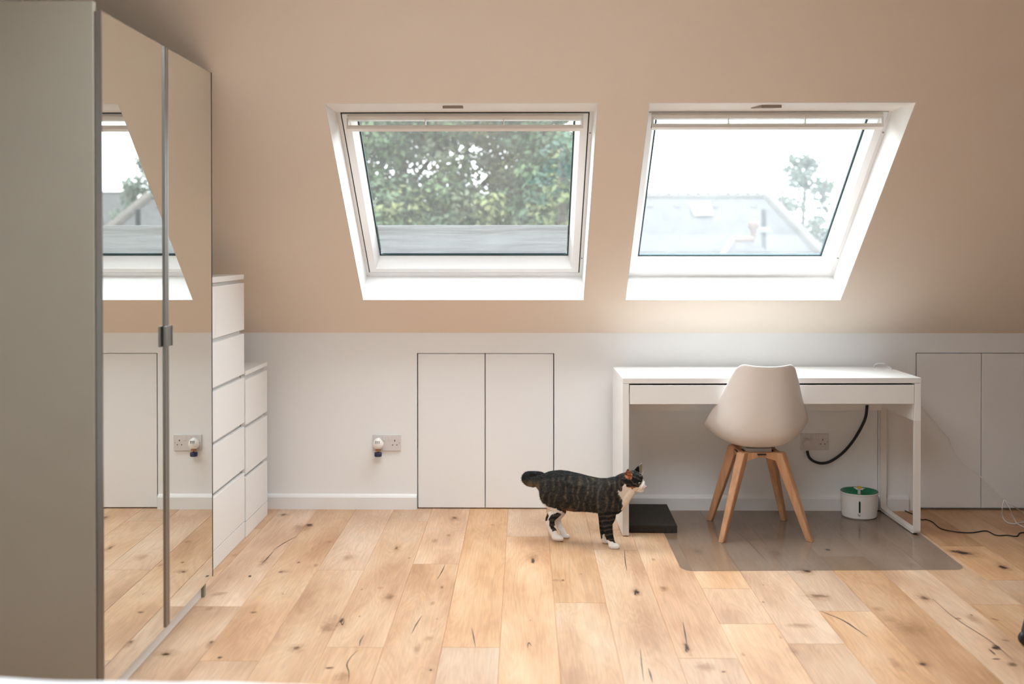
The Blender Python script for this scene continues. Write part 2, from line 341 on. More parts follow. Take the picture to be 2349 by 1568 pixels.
KN = [(Z5,2.936,((325,158,42,18,dk),(270,175,110,40,br),(150,88,26,9,dk),(150,90,60,18,br),(1300,110,26,14,dk),(1300,115,60,30,br),(1555,157,28,9,br),(455,272,36,18,br),
  (910,312,18,16,dk),(912,318,45,40,br),(1168,262,34,22,br),(1258,228,22,16,br),(995,380,18,8,dk),(590,375,62,34,br),(250,410,26,10,dk),(365,430,26,22,br),(160,470,70,22,br),(130,475,34,12,dk),(145,622,12,10,dk),
  (860,640,80,55,br),(862,640,40,26,br),(660,773,12,12,dk),(540,800,24,24,dk),(500,820,160,90,br),(440,850,80,50,br),(230,990,90,55,br),(235,985,40,26,dk),(1215,575,26,22,br),(1215,578,12,10,dk),
  (1150,685,30,26,br),(1125,920,50,32,br),(1045,985,44,42,br),(1180,790,16,12,br),(1140,1135,20,16,dk),(460,1120,56,14,dk),(540,1180,90,50,br),(1828,400,20,30,dk),(1828,380,60,50,br),(2030,530,22,12,dk),(1990,530,50,14,br),(2150,488,20,10,br),(1810,800,9,7,dk),(800,582,30,14,br),(675,592,14,10,dk),(20,400,60,60,br))),
 (Z6,2.475,((148,390,30,24,dk),(148,388,56,36,br),(302,370,26,16,br),(302,370,48,26,br),(245,205,18,12,br),(868,350,8,6,dk),(868,447,18,7,dk),(1115,272,42,12,dk),(1110,272,90,34,br),(1190,412,90,14,dk),(1170,415,130,40,br),
  (500,160,40,20,br),(1235,150,24,10,dk),(1075,580,120,20,br),(1035,725,50,36,br),(965,645,20,14,br),(435,705,18,38,dk),(435,710,48,60,br),(645,842,26,6,dk),(755,745,20,16,br),(1775,800,34,14,dk),(1780,798,70,30,br),
  (1785,425,40,20,dk),(1780,425,80,40,br),(2190,708,40,18,dk),(2168,730,12,30,dk),(2190,770,40,6,dk),(2050,520,12,12,dk),(2060,540,50,40,br),(2230,250,40,20,dk),(2240,245,90,50,br),(1990,165,110,18,dk,-.55),(2010,170,150,40,br,-.45),
  (2185,545,55,8,dk,-.7),(1975,540,34,10,dk,-.4),(1520,485,60,20,br),(1600,545,60,30,br),(2280,800,60,24,dk,-.8),(1620,800,50,60,br),(2245,665,40,8,dk,-.6),(940,170,50,30,br),(1720,240,60,30,br),(1700,600,160,60,br,-.8),(540,815,90,40,br))),
 (Z4,3.915,((2245,600,26,14,dk),(2275,925,60,18,dk),(1890,890,60,30,br),(1490,1300,70,18,dk),(1500,1290,170,60,br),(1980,1328,44,18,dk),(1900,1190,30,22,dk),(1890,1210,60,60,br),(2100,410,50,20,br),(1960,760,120,26,br,.5),(1640,560,90,20,br)))]
BLK = {(325,158),(460,1120),(1828,400),(540,800),(1140,1135),(148,390),(1115,272),(1235,150),(1775,800),(2190,708),(2168,730),(2190,770),(1990,165),(645,842),(435,705),(2245,600),(1490,1300),(1980,1328),(2230,250)}
for fn, s_, L_ in KN:
    for i, q in enumerate(L_):
        if (q[0], q[1]) in BLK: q = (*q[:4], bk, *q[5:])
        x_, y_ = fn(q[0], q[1]); knot(x_, y_, q[2]/s_*(1.05 if q[4] == br else .85), q[3]/s_*(1.05 if q[4] == br else .85), q[4], q[5] if len(q) > 5 else 0, .0004 if q[4] == br else .0008)
def crack(fn, pts, wd=.0016):
    P = spline([(*at(*fn(*p), Z=0)[:2], .0010) for p in pts], 5)
    for i, (a, b) in enumerate(zip(P, P[1:])):
        t = (b-a).normalized(); nn = Vector((-t.y, t.x, 0)); wa = wd*(1-abs(2*i/(len(P)-1)-1))+.0004; wb = wd*(1-abs(2*(i+1)/(len(P)-1)-1))+.0004
        f = bm.faces.new([bm.verts.new(q) for q in (a-nn*wa, a+nn*wa, b+nn*wb, b-nn*wb)]); f.material_index = 4
for pts in (((1235,425),(1215,470),(1185,520)),((1415,850),(1428,910),(1440,980)),((690,900),(665,940),(660,975)),((650,1000),(600,1050),(575,1100),(588,1150),(585,1220)),((1790,985),(1800,950),(1820,975)),((1080,770),(1040,830),(1010,890)),((235,235),(150,280),(75,330)),((560,795),(545,830),(530,800)),((80,335),(40,380),(0,420))): crack(Z5, pts)
for pts, w_ in ((((1190,497),(1310,545),(1390,595),(1460,645)),.0028),(((412,560),(425,630),(437,700)),.002),(((80,150),(85,220),(95,270)),.0014),(((170,710),(178,800),(190,900)),.0012),(((215,820),(228,860),(240,905)),.002),(((1830,430),(1960,540),(2160,670),(2300,790)),.0012),(((150,370),(140,400),(150,410)),.002),(((435,690),(428,720),(440,735)),.002),(((2160,690),(2200,700),(2215,720)),.004),(((700,30),(800,120),(900,230)),.001)): crack(Z6, pts, w_)
M['knot'] = spot_mat('brown_knot', (.10, .045, .022), (.34, .17, .08), .05, .50)
M['bknot'] = spot_mat('black_knot', (.012, .011, .012), (.20, .09, .04), .12, .92)
M['halo'] = spot_mat('brown_knot_halo', (.24, .10, .036), (.44, .23, .11), .0, .26)
M['floor'] = floor_mat()
fl = link('floor', bm, [M['floor'], M['beech'], M['knot'], M['halo'], M['black'], M['bknot']]); struct(fl)

# ------------------------------------------------------------------ walls and ceilings
def wall_poly(name, quads, mat, thick, hint):
    bm = B()
    for q in quads: prism(bm, q, hint)
    return struct(link(name, bm, mat))
# knee wall with door openings
bm = B(); T = .10
def kw(x0, x1, z0, z1): box(bm, x0, x1, D, D+T, z0, z1)
D1 = (-.559, -.205, .154, .006, .8145); D2 = (2.042, 2.381, 2.72, .016, .819)
kw(XL-.1, D1[0]-.003, 0, HK+.0); kw(D1[0]-.003, D1[2]+.003, D1[4]+.003, HK); kw(D1[2]+.003, 1.842, 0, HK); kw(1.842, 1.845, .56, HK); kw(1.845, D2[0]-.003, 0, HK); kw(D2[0]-.003, D2[2]+.003, D2[4]+.003, HK); kw(D2[2]+.003, XR+.1, 0, HK)
struct(link('wall_back', bm, M['wall']))
bm = B(); box(bm, XL-.1, XR+.1, D+T, D+T+.02, -.1, HK+.1); struct(link('wall_eaves', bm, M['gap']))
dn = 1
for g_ in (D1, D2):
    for x0, x1 in ((g_[0], g_[1]), (g_[1], g_[2])):
        bm = B(); box(bm, x0+.0022, x1-.0022, D+.001, D+.02, g_[3], g_[4], .0012, 1)
        o = struct(link('door_%d' % dn, bm, M['doorw'])); dn += 1
    # thin architrave, flush with the plaster
    a, b, c = g_[0]-.04, g_[2]+.04, g_[4]+.04
    bm = B(); box(bm, a, g_[0]-.003, D-.0012, D+.01, 0 if g_ is D2 else .0, c); box(bm, g_[2]+.003, b, D-.0012, D+.01, 0, c); box(bm, g_[0]-.003, g_[2]+.003, D-.0012, D+.01, g_[4]+.003, c)
    struct(link('trim_%d' % (1 if g_ is D1 else 2), bm, M['wall']))
# baseboards
def bboard(name, x0, x1):
    bm = B(); prism(bm, ((x0, D, 0), (x0, D-.018, 0), (x0, D-.018, .062), (x0, D-.014, .070), (x0, D-.006, .076), (x0, D, .078)), (x1-x0, 0, 0))
    # low gap shadow line is real: board stops 1 mm above floor
    return struct(link(name, bm, M['trimw']))
bboard('baseboard_back_left', XL, D1[0]-.005); bboard('baseboard_back_middle', D1[2]+.045, 1.842); bboard('baseboard_back_right', 1.847, D2[0]-.042)
# slope with two openings
def sl(u, t, d=0): return Vector((u, D, HK)) + Vector((0, -CA, SA))*t + Vector((0, SA, CA))*d
TT = (CEIL-HK)/SA
bm = B()
def slab(u0, u1, t0, t1):
    prism(bm, [sl(u0, t0), sl(u1, t0), sl(u1, t1), sl(u0, t1)], Vector((0, SA, CA))*.02)
xs = [XL-.1, W1X, W1X+W1W, W2X, W2X+W2W, XR+.1]
xs[1] -= .003; xs[2] += .003; xs[3] -= .003; xs[4] += .003; T0_, T1_ = T0-.003, T1+.003
slab(xs[0], xs[5], 0, T0_); slab(xs[0], xs[5], T1_, TT)
slab(xs[0], xs[1], T0_, T1_); slab(xs[2], xs[3], T0_, T1_); slab(xs[4], xs[5], T0_, T1_)
struct(link('ceiling_slope', bm, M['slope']))
bm = B(); box(bm, XL-.1, XR+.1, YF-.1, RL[2], CEIL, CEIL+.1); box(bm, XL-.1, XR+.1, RL[3], YC+.06, CEIL, CEIL+.1); box(bm, XL-.1, RL[0], RL[2], RL[3], CEIL, CEIL+.1); box(bm, RL[1], XR+.1, RL[2], RL[3], CEIL, CEIL+.1); struct(link('ceiling', bm, M['slope']))
w4 = bpy.data.objects.new('window_4', None); COL.objects.link(w4); w4.location = (RL[0], RL[2], CEIL+.42); struct(w4)  # added rooflight, out of view
bm = B(); rw_, rl_ = RL[1]-RL[0], RL[3]-RL[2]; ring(bm, (-.05, rw_+.05, -.05, rl_+.05), (.0, rw_, .0, rl_), 0, .05); link('frame', bm, M['winw'], w4)
bm = B(); ring(bm, (-.03, rw_+.03, -.03, rl_+.03), (.0, rw_, .0, rl_), -.325, 0); link('light_limiting_well', bm, M['reveal'], w4)  # shaft shaped to keep direct light off the upper slope
bm = B(); box(bm, 0, rw_, 0, rl_, .03, .036); link('pane', bm, M['glass1'], w4)
prof = [(YF-.1, 0), (D+.1, 0), (D+.1, HK), (YC, CEIL+.1), (YF-.1, CEIL+.1)]
bm = B(); prism(bm, [(XL, y, z) for y, z in prof], (-.1, 0, 0)); struct(link('wall_left', bm, M['wall']))
bm = B(); prism(bm, [(XR, y, z) for y, z in prof], (.1, 0, 0)); struct(link('wall_right', bm, pbr('bounce_cutting_grey', (.10, .10, .10), .9, var=.03)))  # unseen wall coloured dark to cut bounce light on the right side
bm = B(); box(bm, XL, RW[0], YF-.1, YF, 0, CEIL); box(bm, RW[1], XR, YF-.1, YF, 0, CEIL); box(bm, RW[0], RW[1], YF-.1, YF, 0, RW[2]); box(bm, RW[0], RW[1], YF-.1, YF, RW[3], CEIL)
struct(link('wall_front', bm, M['wall']))
w3 = bpy.data.objects.new('window_3', None); COL.objects.link(w3); w3.location = (RW[0], YF-.05, RW[2]); struct(w3)  # added window behind the camera, out of view
bm = B(); ww_, wh_ = RW[1]-RW[0], RW[3]-RW[2]
box(bm, 0, .06, -.03, .03, 0, wh_); box(bm, ww_-.06, ww_, -.03, .03, 0, wh_); box(bm, .06, ww_-.06, -.03, .03, 0, .06); box(bm, .06, ww_-.06, -.03, .03, wh_-.06, wh_); box(bm, ww_/2-.04, ww_/2+.04, -.03, .03, .06, wh_-.06)
link('frame', bm, M['winw'], w3)
bm = B(); box(bm, .06, ww_/2-.04, -.004, .004, .06, wh_-.06); link('pane', bm, M['glass1'], w3)
bm = B(); box(bm, ww_/2+.04, ww_-.06, -.004, .004, .06, wh_-.06); link('pane', bm, M['glass1'], w3)

# ------------------------------------------------------------------ roof windows
def roof_window(num, x0, w_, glass, top_gap, catch_u):
    r = bpy.data.objects.new('window_%d' % num, None); COL.objects.link(r); r.location = (x0, D, HK); r.rotation_euler = (PI-A, 0, 0); struct(r)
    # local: x along wall, y up the slope, z towards the room (negative = outwards)
    dp = -.165; it0, it1 = .262, 1.338
    # plastered reveal: four faces, with outer thickness
    bm = B()
    O = [(0, T0, 0), (w_, T0, 0), (w_, T1, 0), (0, T1, 0)]; I = [(0, it0, dp), (w_, it0, dp), (w_, it1, dp), (0, it1, dp)]
    ov = lambda P, e: [(p[0]+(-e if p[0] == 0 else e), p[1]+(-e if p[1] < 1 else e), p[2]) for p in P]
    O2, I2 = ov(O, .03), ov(I, .03)
    O2 = [(a[0], a[1], -.0205) for a in O2]; I2 = [(a[0], a[1], a[2]) for a in I2]; Oi = [(a[0], a[1], -.0) for a in O]
    vo, vi, vo2, vi2 = [[bm.verts.new(p) for p in P] for P in (Oi, I, O2, I2)]
    for k in range(4):
        l = (k+1) % 4
        bm.faces.new((vo[k], vo[l], vi[l], vi[k])); bm.faces.new((vo2[k], vo2[l], vi2[l], vi2[k])); bm.faces.new((vi[k], vi[l], vi2[l], vi2[k])); bm.faces.new((vo[k], vo[l], vo2[l], vo2[k]))
    link('reveal_lining', bm, M['reveal'], r)
    # fixed frame
    bm = B(); fi = (.015, w_-.015, .289, 1.3375); g = .006 if top_gap else .0025
    ring(bm, (-.03, w_+.03, it0-.03, it1+.03), fi, dp-.10, dp+.0005-.0)
    link('fixed_frame', bm, M['winw'], r)
    # black ring filling the sash gap, painted in as its shade
    so = (fi[0]+g, fi[1]-g, fi[2]+g, fi[3]-(.002 if not top_gap else .0075))
    bm = B(); ring(bm, (fi[0], fi[1], fi[2], fi[3]), (so[0]+.01, so[1]-.01, so[2]+.01, so[3]-.01), dp-.09, dp-.002); link('gap_shade_ring', bm, M['gap'], r)
    # sash with bevelled inner edge
    si = (so[0]+.033, so[1]-.033, so[2]+.028, so[3]-.040); gi = (si[0]+.020, si[1]-.020, si[2]+.040, si[3]-.028)
    bm = B(); ring(bm, so, gi, dp-.055, dp+.004, si); s_ = link('sash', bm, M['winw'], r)
    bm = B(); ring(bm, (gi[0]-.004, gi[1]+.004, gi[2]-.004, gi[3]+.004), (gi[0]+.006, gi[1]-.006, gi[2]+.006, gi[3]-.006), dp-.062, dp-.052); link('glazing_gasket', bm, M['teal'], r)
    bm = B(); box(bm, gi[0]+.0045, gi[1]-.0045, gi[2]+.0045, gi[3]-.0045, dp-.066, dp-.060); link('pane', bm, glass, r)
    # opening bar with housing across the top of the sash
    bt = so[3]; bx0, bx1 = so[0]+.022, so[1]-.022
    bm = B(); box(bm, bx0, bx1, bt-.024, bt-.002, dp+.003, dp+.017, .003, 2); link('bar_housing', bm, M['metw'], r)
    bm = B(); prism(bm, ((bx0, bt-.060, dp+.030), (bx0, bt-.062, dp+.046), (bx0, bt-.040, dp+.054), (bx0, bt-.034, dp+.050), (bx0, bt-.036, dp+.034)), (bx1-bx0, 0, 0)); hb = link('opening_bar', bm, M['metw'], r)
    for f_ in (0, .333, .664, 1):
        xx = bx0+(bx1-bx0)*f_; xx = min(max(xx, bx0+.004), bx1-.004)
        wv = .004 if f_ in (0, 1) else .002
        bm = B(); prism(bm, ((xx-wv, bt-.022, dp+.012), (xx-wv, bt-.058, dp+.030), (xx-wv, bt-.060, dp+.044), (xx-wv, bt-.036, dp+.052), (xx-wv, bt-.010, dp+.020)), (2*wv, 0, 0)); link('bar_bracket', bm, M['metw'], hb)
    # catch on the top lining
    bm = B(); a = Vector((0, T1, 0)); b_ = Vector((0, it1, dp)); dr = (b_-a).normalized()
    nrm = Vector((0, -dr.z, dr.y)); nrm = nrm if nrm.y < 0 else -nrm
    u = catch_u; p0 = a+dr*.055; p1 = a+dr*(.105 if top_gap else .13)
    off = .0 if top_gap else -.025
    prism(bm, [Vector((u, 0, 0))+p0, Vector((u, 0, 0))+p0+nrm*.012, Vector((u+off, 0, 0))+p1+nrm*.004, Vector((u+off, 0, 0))+p1], (.083, 0, 0)); link('catch_plate', bm, M['catch'], r)
    # small pivot screws on the right side of the fixed frame
    for tt in (1.22, .40):
        bm = B(); lathe(bm, ((.004, 0), (.004, .002), (0, .0022)), 12, c=(w_-.008, tt, dp+.0005)); link('screw', bm, M['alu'], r)
    return r, gi, dp
r1, gi1, dp = roof_window(1, W1X, W1W, M['glass1'], True, .475)
r2, gi2, dp = roof_window(2, W2X, W2W, M['glass2'], False, .465)
# translucent lower band of the left pane
def film_mat():
    m = bpy.data.materials.new('translucent_glass_film'); m.use_nodes = True; n = m.node_tree; n.nodes.clear(); L = n.links
    o = n.nodes.new('ShaderNodeOutputMaterial'); tr = n.nodes.new('ShaderNodeBsdfTransparent'); tl = n.nodes.new('ShaderNodeBsdfTranslucent'); df = n.nodes.new('ShaderNodeBsdfDiffuse')
    tl.inputs[0].default_value = (.245, .245, .243, 1); df.inputs[0].default_value = (.4, .42, .43, 1)
    t = n.nodes.new('ShaderNodeTexCoord'); mp = n.nodes.new('ShaderNodeMapping'); mp.inputs['Scale'].default_value = (3, 60, 1); L.new(t.outputs['Object'], mp.inputs[0])
    nz = n.nodes.new('ShaderNodeTexNoise'); nz.inputs['Scale'].default_value = 1.4; nz.inputs['Detail'].default_value = 5; L.new(mp.outputs[0], nz.inputs['Vector'])
    mr = n.nodes.new('ShaderNodeMapRange'); mr.inputs['From Min'].default_value = .3; mr.inputs['From Max'].default_value = .7; mr.inputs['To Min'].default_value = .84; mr.inputs['To Max'].default_value = .95; L.new(nz.outputs['Fac'], mr.inputs[0])
    mx = n.nodes.new('ShaderNodeMixShader'); mx.inputs[0].default_value = .25; L.new(tl.outputs[0], mx.inputs[1]); L.new(df.outputs[0], mx.inputs[2])
    m2 = n.nodes.new('ShaderNodeMixShader'); L.new(mr.outputs[0], m2.inputs[0]); L.new(tr.outputs[0], m2.inputs[1]); L.new(mx.outputs[0], m2.inputs[2]); L.new(m2.outputs[0], o.inputs[0])
    return m
bm = B(); box(bm, gi1[0]+.008, gi1[1]-.008, gi1[2]-.02, gi1[2]+.203, dp-.070, dp-.0685); link('translucent_band', bm, film_mat(), r1)

# ------------------------------------------------------------------ wardrobe with mirror doors
XM, Y0 = -1.2265, 2.7578
wr = thing('mirror_wardrobe', 'tall off-white wardrobe with two full-length mirror doors at the left', 'wardrobe', (XM, Y0, 0), .008)
ZB, ZT, WT = .072, 2.062, 2.090; CX = -.0215   # carcass front
bm = B()
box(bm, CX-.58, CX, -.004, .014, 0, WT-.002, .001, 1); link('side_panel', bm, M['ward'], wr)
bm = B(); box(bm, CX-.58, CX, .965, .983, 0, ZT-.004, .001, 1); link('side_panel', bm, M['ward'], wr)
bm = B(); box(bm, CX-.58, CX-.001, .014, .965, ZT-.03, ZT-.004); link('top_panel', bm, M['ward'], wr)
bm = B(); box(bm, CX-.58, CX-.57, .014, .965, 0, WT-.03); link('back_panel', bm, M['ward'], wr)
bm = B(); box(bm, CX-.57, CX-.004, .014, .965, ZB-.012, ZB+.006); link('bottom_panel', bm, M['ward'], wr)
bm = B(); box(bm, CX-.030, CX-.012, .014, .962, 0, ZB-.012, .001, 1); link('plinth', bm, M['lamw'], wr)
for i in (0, 1):
    y0, y1 = i*.5+.0015, i*.5+.4985
    bm = B(); box(bm, -.0185, -.001, y0, y1, ZB, ZT); d_ = link('door', bm, M['alu'], wr)
    bm = B(); box(bm, -.001, .0008, y0+(.003 if i == 0 else .016), y1-(.016 if i == 0 else .003), ZB+.002, ZT-.002); link('mirror', bm, M['mirror'], d_)
    ys = (y1-.016, y1) if i == 0 else (y0, y0+.016)
    bm = B(); box(bm, -.0008, .006, ys[0], ys[1], ZB+.002, ZT-.002, .001, 1); link('edge_profile', bm, M['alu'], d_)
    if i == 1:
        bm = B(); box(bm, -.0008, .002, y1-.003, y1+.0005, ZB, ZT); link('end_edge', bm, M['black'], d_)
    # ribbed pull
    bm = B(); pz0, pz1 = 1.035, 1.106
    for q in range(3):
        yy = (y1-.030+q*.011) if i == 0 else (y0+q*.011)
        box(bm, .006, .012+(.003 if q == (0 if i == 0 else 2) else 0), yy-.001, yy+.0085, pz0, pz1, .0015, 2)
    link('handle', bm, M['alu'], d_)

# ------------------------------------------------------------------ chests of drawers
def chest(label, y0, y1, xfront, depth, top, rows, plinth, notch=.018):
    xf = xfront; t = thing('chest_of_drawers', label, 'chest of drawers', (xf, (y0+y1)/2, 0))
    a, b = y0-(y0+y1)/2, y1-(y0+y1)/2
    bm = B(); rec = .022
    zc = top[1]
    box(bm, -depth, -rec, a, a+.018, 0, zc); box(bm, -depth, -rec, b-.018, b, 0, zc); box(bm, -depth, -depth+.01, a+.018, b-.018, 0, zc); box(bm, -depth+.01, -rec, a+.018, b-.018, .05, .068)
    for z0, z1, n in rows[:-0 or None]: box(bm, -rec-.016, -rec, a+.018, b-.018, z1-.004, z1+.03 if z1+.03 < zc else zc)
    link('carcass', bm, M['lamw'], t)
    bm = B(); box(bm, -depth, 0, a, b, top[1], top[0], .001, 1); link('top_panel', bm, M['lamw'], t)
    bm = B(); box(bm, -rec, 0, a, b, 0.001, plinth-.0015, .0008, 1); link('plinth', bm, M['lamw'], t)
    for z0, z1, spl in rows:
        for u0, u1 in (((a, spl), (spl, b)) if spl is not None else ((a, b),)):
            bm = B(); box(bm, -rec+.002, 0, u0+.001, u1-.001, z0, z1, .001, 1)
            box(bm, -depth+.03, -rec+.002, u0+.03, u1-.03, z0+.02, z1-.03); link('drawer', bm, M['lamw'], t)
    return t
YA0, YA1 = 3.768, 4.488; mid = (YA0+YA1)/2
chest('tall white chest of drawers between the mirrored wardrobe and the low chest', YA0, YA1, -1.322, .47, (1.246, 1.222), ((1.206-.221, 1.206, 4.07-mid), (.776, .966, None), (.546, .758, None), (.327, .526, None), (.081, .307, None)), .079)
chest('low white chest of three drawers in the corner by the wall', 4.491, 4.868, -1.3165, .46, (.787, .767), ((.533, .744, None), (.300, .512, None), (.076, .281, None)), .074)

# ------------------------------------------------------------------ desk
desk = thing('desk', 'long white writing desk with one wide drawer under the right roof window', 'desk', (.467, 4.5286, 0), .0205)
WD, DD, HD = 1.42, .42, .752
bm = B(); box(bm, 0, WD, 0, DD, HD-.026, HD, .0015, 2); link('desk_top', bm, M['lamd'], desk)
bm = B(); box(bm, 0, .030, 0, DD, .004, HD-.027, .001, 1); sp_ = link('side_panel', bm, M['lamd'], desk)
bm = B(); box(bm, .003, .027, .01, DD-.01, 0, .005); link('floor_glide', bm, M['black'], desk)
bm = B(); box(bm, .0335, WD-.0335, .0, .018, .628, HD-.034, .001, 1); box(bm, .06, WD-.06, .018, .38, .645, .70); link('drawer', bm, M['lamd'], desk)
bm = B(); box(bm, .031, WD-.031, .03, .034, HD-.034, HD-.027); link('drawer_gap_shade', bm, M['gap'], desk)  # dark strip painting the shade between drawer and desk top
bm = B(); box(bm, .031, WD-.031, DD-.016, DD, .527, HD-.027); bp_ = link('back_panel', bm, M['lamd'], desk)
bm = B(); lathe(bm, ((.004, 0), (.003, .003), (0, .003)), 10)
bmesh.ops.transform(bm, matrix=Matrix.Translation((WD-.10, DD-.016, .552)) @ Matrix.Rotation(PI/2, 4, 'X'), verts=bm.verts); link('screw', bm, M['black'], bp_)
bm = B(); box(bm, WD-.031, WD-.012, .028, DD-.028, .545, HD-.027, .001, 1); link('end_panel', bm, M['lamd'], desk)
bm = B(); box(bm, WD-.031, WD, .0, .026, .545, HD-.027, .001, 1); link('corner_post', bm, M['lamd'], desk)
bm = B(); box(bm, WD-.031, WD, DD-.026, DD, .545, HD-.027, .001, 1); link('corner_post', bm, M['lamd'], desk)
# metal loop leg
bm = B(); rr = .022; prof_o = []; Hh = .545; w1, w0 = DD, 0
def arc(cx, cz, r, a0, a1, n=6): return [(cx+r*math.cos(a0+(a1-a0)*k/n), cz+r*math.sin(a0+(a1-a0)*k/n)) for k in range(n+1)]
outer = [(0, Hh)] + arc(rr, .006+rr, rr, PI, 1.5*PI) + arc(DD-rr, .006+rr, rr, 1.5*PI, 2*PI) + [(DD, Hh)]
tk = .016
inner = [(tk, Hh)] + arc(tk+.012, .006+tk+.012, .012, PI, 1.5*PI) + arc(DD-tk-.012, .006+tk+.012, .012, 1.5*PI, 2*PI) + [(DD-tk, Hh)]
A_, B_ = [], []
for x in (WD-.031, WD-.001):
    A_.append([bm.verts.new((x, y, z)) for y, z in outer]); B_.append([bm.verts.new((x, y, z)) for y, z in inner])
n_ = len(outer)
for i in range(n_-1):
    for s in (0, 1): bm.faces.new((A_[s][i], A_[s][i+1], B_[s][i+1], B_[s][i]))
    bm.faces.new((A_[0][i], A_[0][i+1], A_[1][i+1], A_[1][i])); bm.faces.new((B_[0][i], B_[0][i+1], B_[1][i+1], B_[1][i]))
for i in (0, n_-1): bm.faces.new((A_[0][i], A_[1][i], B_[1][i], B_[0][i]))
lg = link('leg_loop', bm, M['metw'], desk)
for yy in (.035, DD-.035):
    bm = B(); lathe(bm, ((.012, 0), (.013, .007)), 16, c=(WD-.016, yy, 0)); link('floor_glide', bm, M['black'], lg)

# ------------------------------------------------------------------ chair (seen from behind)
ch = thing('desk_chair', 'white moulded plastic chair on splayed wooden legs pushed up to the desk', 'chair', (1.122, 4.625, 0), math.radians(2.2))
def sgn(v): return -1 if v < 0 else 1
SH = math.radians(-3)     # shell turned a little on its base
def shell_pt(s, v):
    """s 0..1 from front lip of the seat to the top of the back, v -1..1 across; local chair coords, +y = front"""
    cl = [(0, .245, .446, .150), (.10, .225, .430, .176), (.22, .14, .416, .204), (.36, .03, .409, .228), (.48, -.08, .419, .244), (.58, -.155, .455, .248), (.68, -.192, .525, .232), (.80, -.215, .64, .192), (.92, -.238, .765, .156), (1, -.252, .838, .136)]
    for a, b in zip(cl, cl[1:]):
        if s <= b[0]: break
    t = (s-a[0])/(b[0]-a[0]); t = max(0, min(1, t))
    y, z, hw = [a[k]+(b[k]-a[k])*t for k in (1, 2, 3)]
    # how much the sides wrap up (seat) / forward (back)
    seatw = max(0, 1-s/.55); backw = max(0, min(1, (s-.42)/.3))
    av = abs(v)
    wrap = av**2.6
    mid_ = math.exp(-((s-.5)/.27)**2)
    x = hw*sgn(v)*(av**.96)
    z += wrap*(.045*seatw+.085*mid_) - (0)
    y += wrap*(.075*backw*(1-.45*max(0, (s-.75)/.25))+.10*mid_) + .02*backw*av*av
    if s > .9: z -= .010*(1-av**2)*((s-.9)/.1) + .030*((s-.9)/.1)*max(0, av-.72)/.28*((av-.72)/.28 if av > .72 else 0)
    if s < .12: z -= .012*(1-s/.12)*(1-av**2)
    return Vector((x, y, z))
def sm_cl(s, v):
    # average neighbours for a smooth section curve
    pts = [shell_pt(min(1, max(0, s+d)), v) for d in (-.05, -.025, 0, .025, .05)]
    if s < .05 or s > .95: k = min(s, 1-s); return shell_pt(s, v).lerp(sum(pts, Vector())/5, k/.05*1.0)
    return sum(pts, Vector())/5
bm = B(); NS, NV = 44, 32; grid = []
rot = Matrix.Rotation(SH, 3, 'Z')
for i in range(NS+1):
    row = []
    for j in range(NV+1):
        s = i/NS; v = -1+2*j/NV
        # round the corners at top and front
        row.append(bm.verts.new(rot @ sm_cl(s, v)))
    grid.append(row)
for i in range(NS):
    for j in range(NV): bm.faces.new((grid[i][j], grid[i][j+1], grid[i+1][j+1], grid[i+1][j]))
so_ = link('seat_shell', bm, M['shell'], ch, True)
sd = so_.modifiers.new('t', 'SOLIDIFY'); sd.thickness = .006; sd.offset = 0
sb = so_.modifiers.new('s', 'SUBSURF'); sb.levels = 1; sb.render_levels = 1
bm = B(); NS2, NV2 = 16, 16
top_, bot_ = [], []
for i in range(NS2+1):
    ra, rb = [], []
    for j in range(NV2+1):
        s = .01+.47*i/NS2; v = (-1+2*j/NV2)*.90; p = sm_cl(s, v)
        e = (1-(2*i/NS2-1)**6)*(1-(abs(v)/.90)**6)
        ra.append(bm.verts.new(rot @ (p+Vector((0, 0, .006+.030*e)))));  rb.append(bm.verts.new(rot @ (p+Vector((0, 0, .004)))))
    top_.append(ra); bot_.append(rb)
for i in range(NS2):
    for j in range(NV2):
        bm.faces.new((top_[i][j], top_[i][j+1], top_[i+1][j+1], top_[i+1][j])); bm.faces.new((bot_[i][j], bot_[i+1][j], bot_[i+1][j+1], bot_[i][j+1]))
for i in range(NS2):
    for j in (0, NV2): bm.faces.new((top_[i][j], top_[i+1][j], bot_[i+1][j], bot_[i][j]))
for j in range(NV2):
    for i in (0, NS2): bm.faces.new((top_[i][j], top_[i][j+1], bot_[i][j+1], bot_[i][j]))
link('seat_cushion', bm, M['cush'], ch, True)
bm = B(); prism(bm, [(x, y, .392) for x, y in ((-.06, -.05), (.06, -.05), (.06, .05), (-.06, .05))], (0, 0, .018)); link('seat_mount', bm, M['shell'], ch)
feet = {(-1, -1): (.919, 4.445), (1, -1): (1.333, 4.460), (-1, 1): (.932, 4.80), (1, 1): (1.306, 4.808)}
def leg(sx_, sy_):
    f = Vector((*feet[(sx_, sy_)], 0)); f = Matrix.Rotation(-math.radians(2.2), 3, 'Z') @ (f-Vector((1.122, 4.625, 0)))
    t = Vector((.085*sx_, .080*sy_, .400)); bm = B()
    ax = (t-f).normalized(); out = Vector((sx_, sy_, 0)).normalized(); sd_ = ax.cross(out).normalized(); o2 = sd_.cross(ax).normalized()
    P = []
    for c, a, b in ((f, .0125, .014), (t, .021, .024)):
        for u, v in ((-1, -1), (1, -1), (1, 1), (-1, 1)):
            q = c+sd_*a*u+o2*b*v; q = q-ax*((q.z-c.z)/ax.z); P.append(q)
    hexa(bm, P)
    bmesh.ops.bevel(bm, geom=bm.edges[:], offset=.005, segments=3, affect='EDGES', profile=.5)
    l = link('leg', bm, M['beech'], ch, 'auto')
    bm = B(); lathe(bm, ((.009, 0), (.011, .003)), 14, c=(f.x, f.y, 0)); link('felt_pad', bm, M['black'], l)
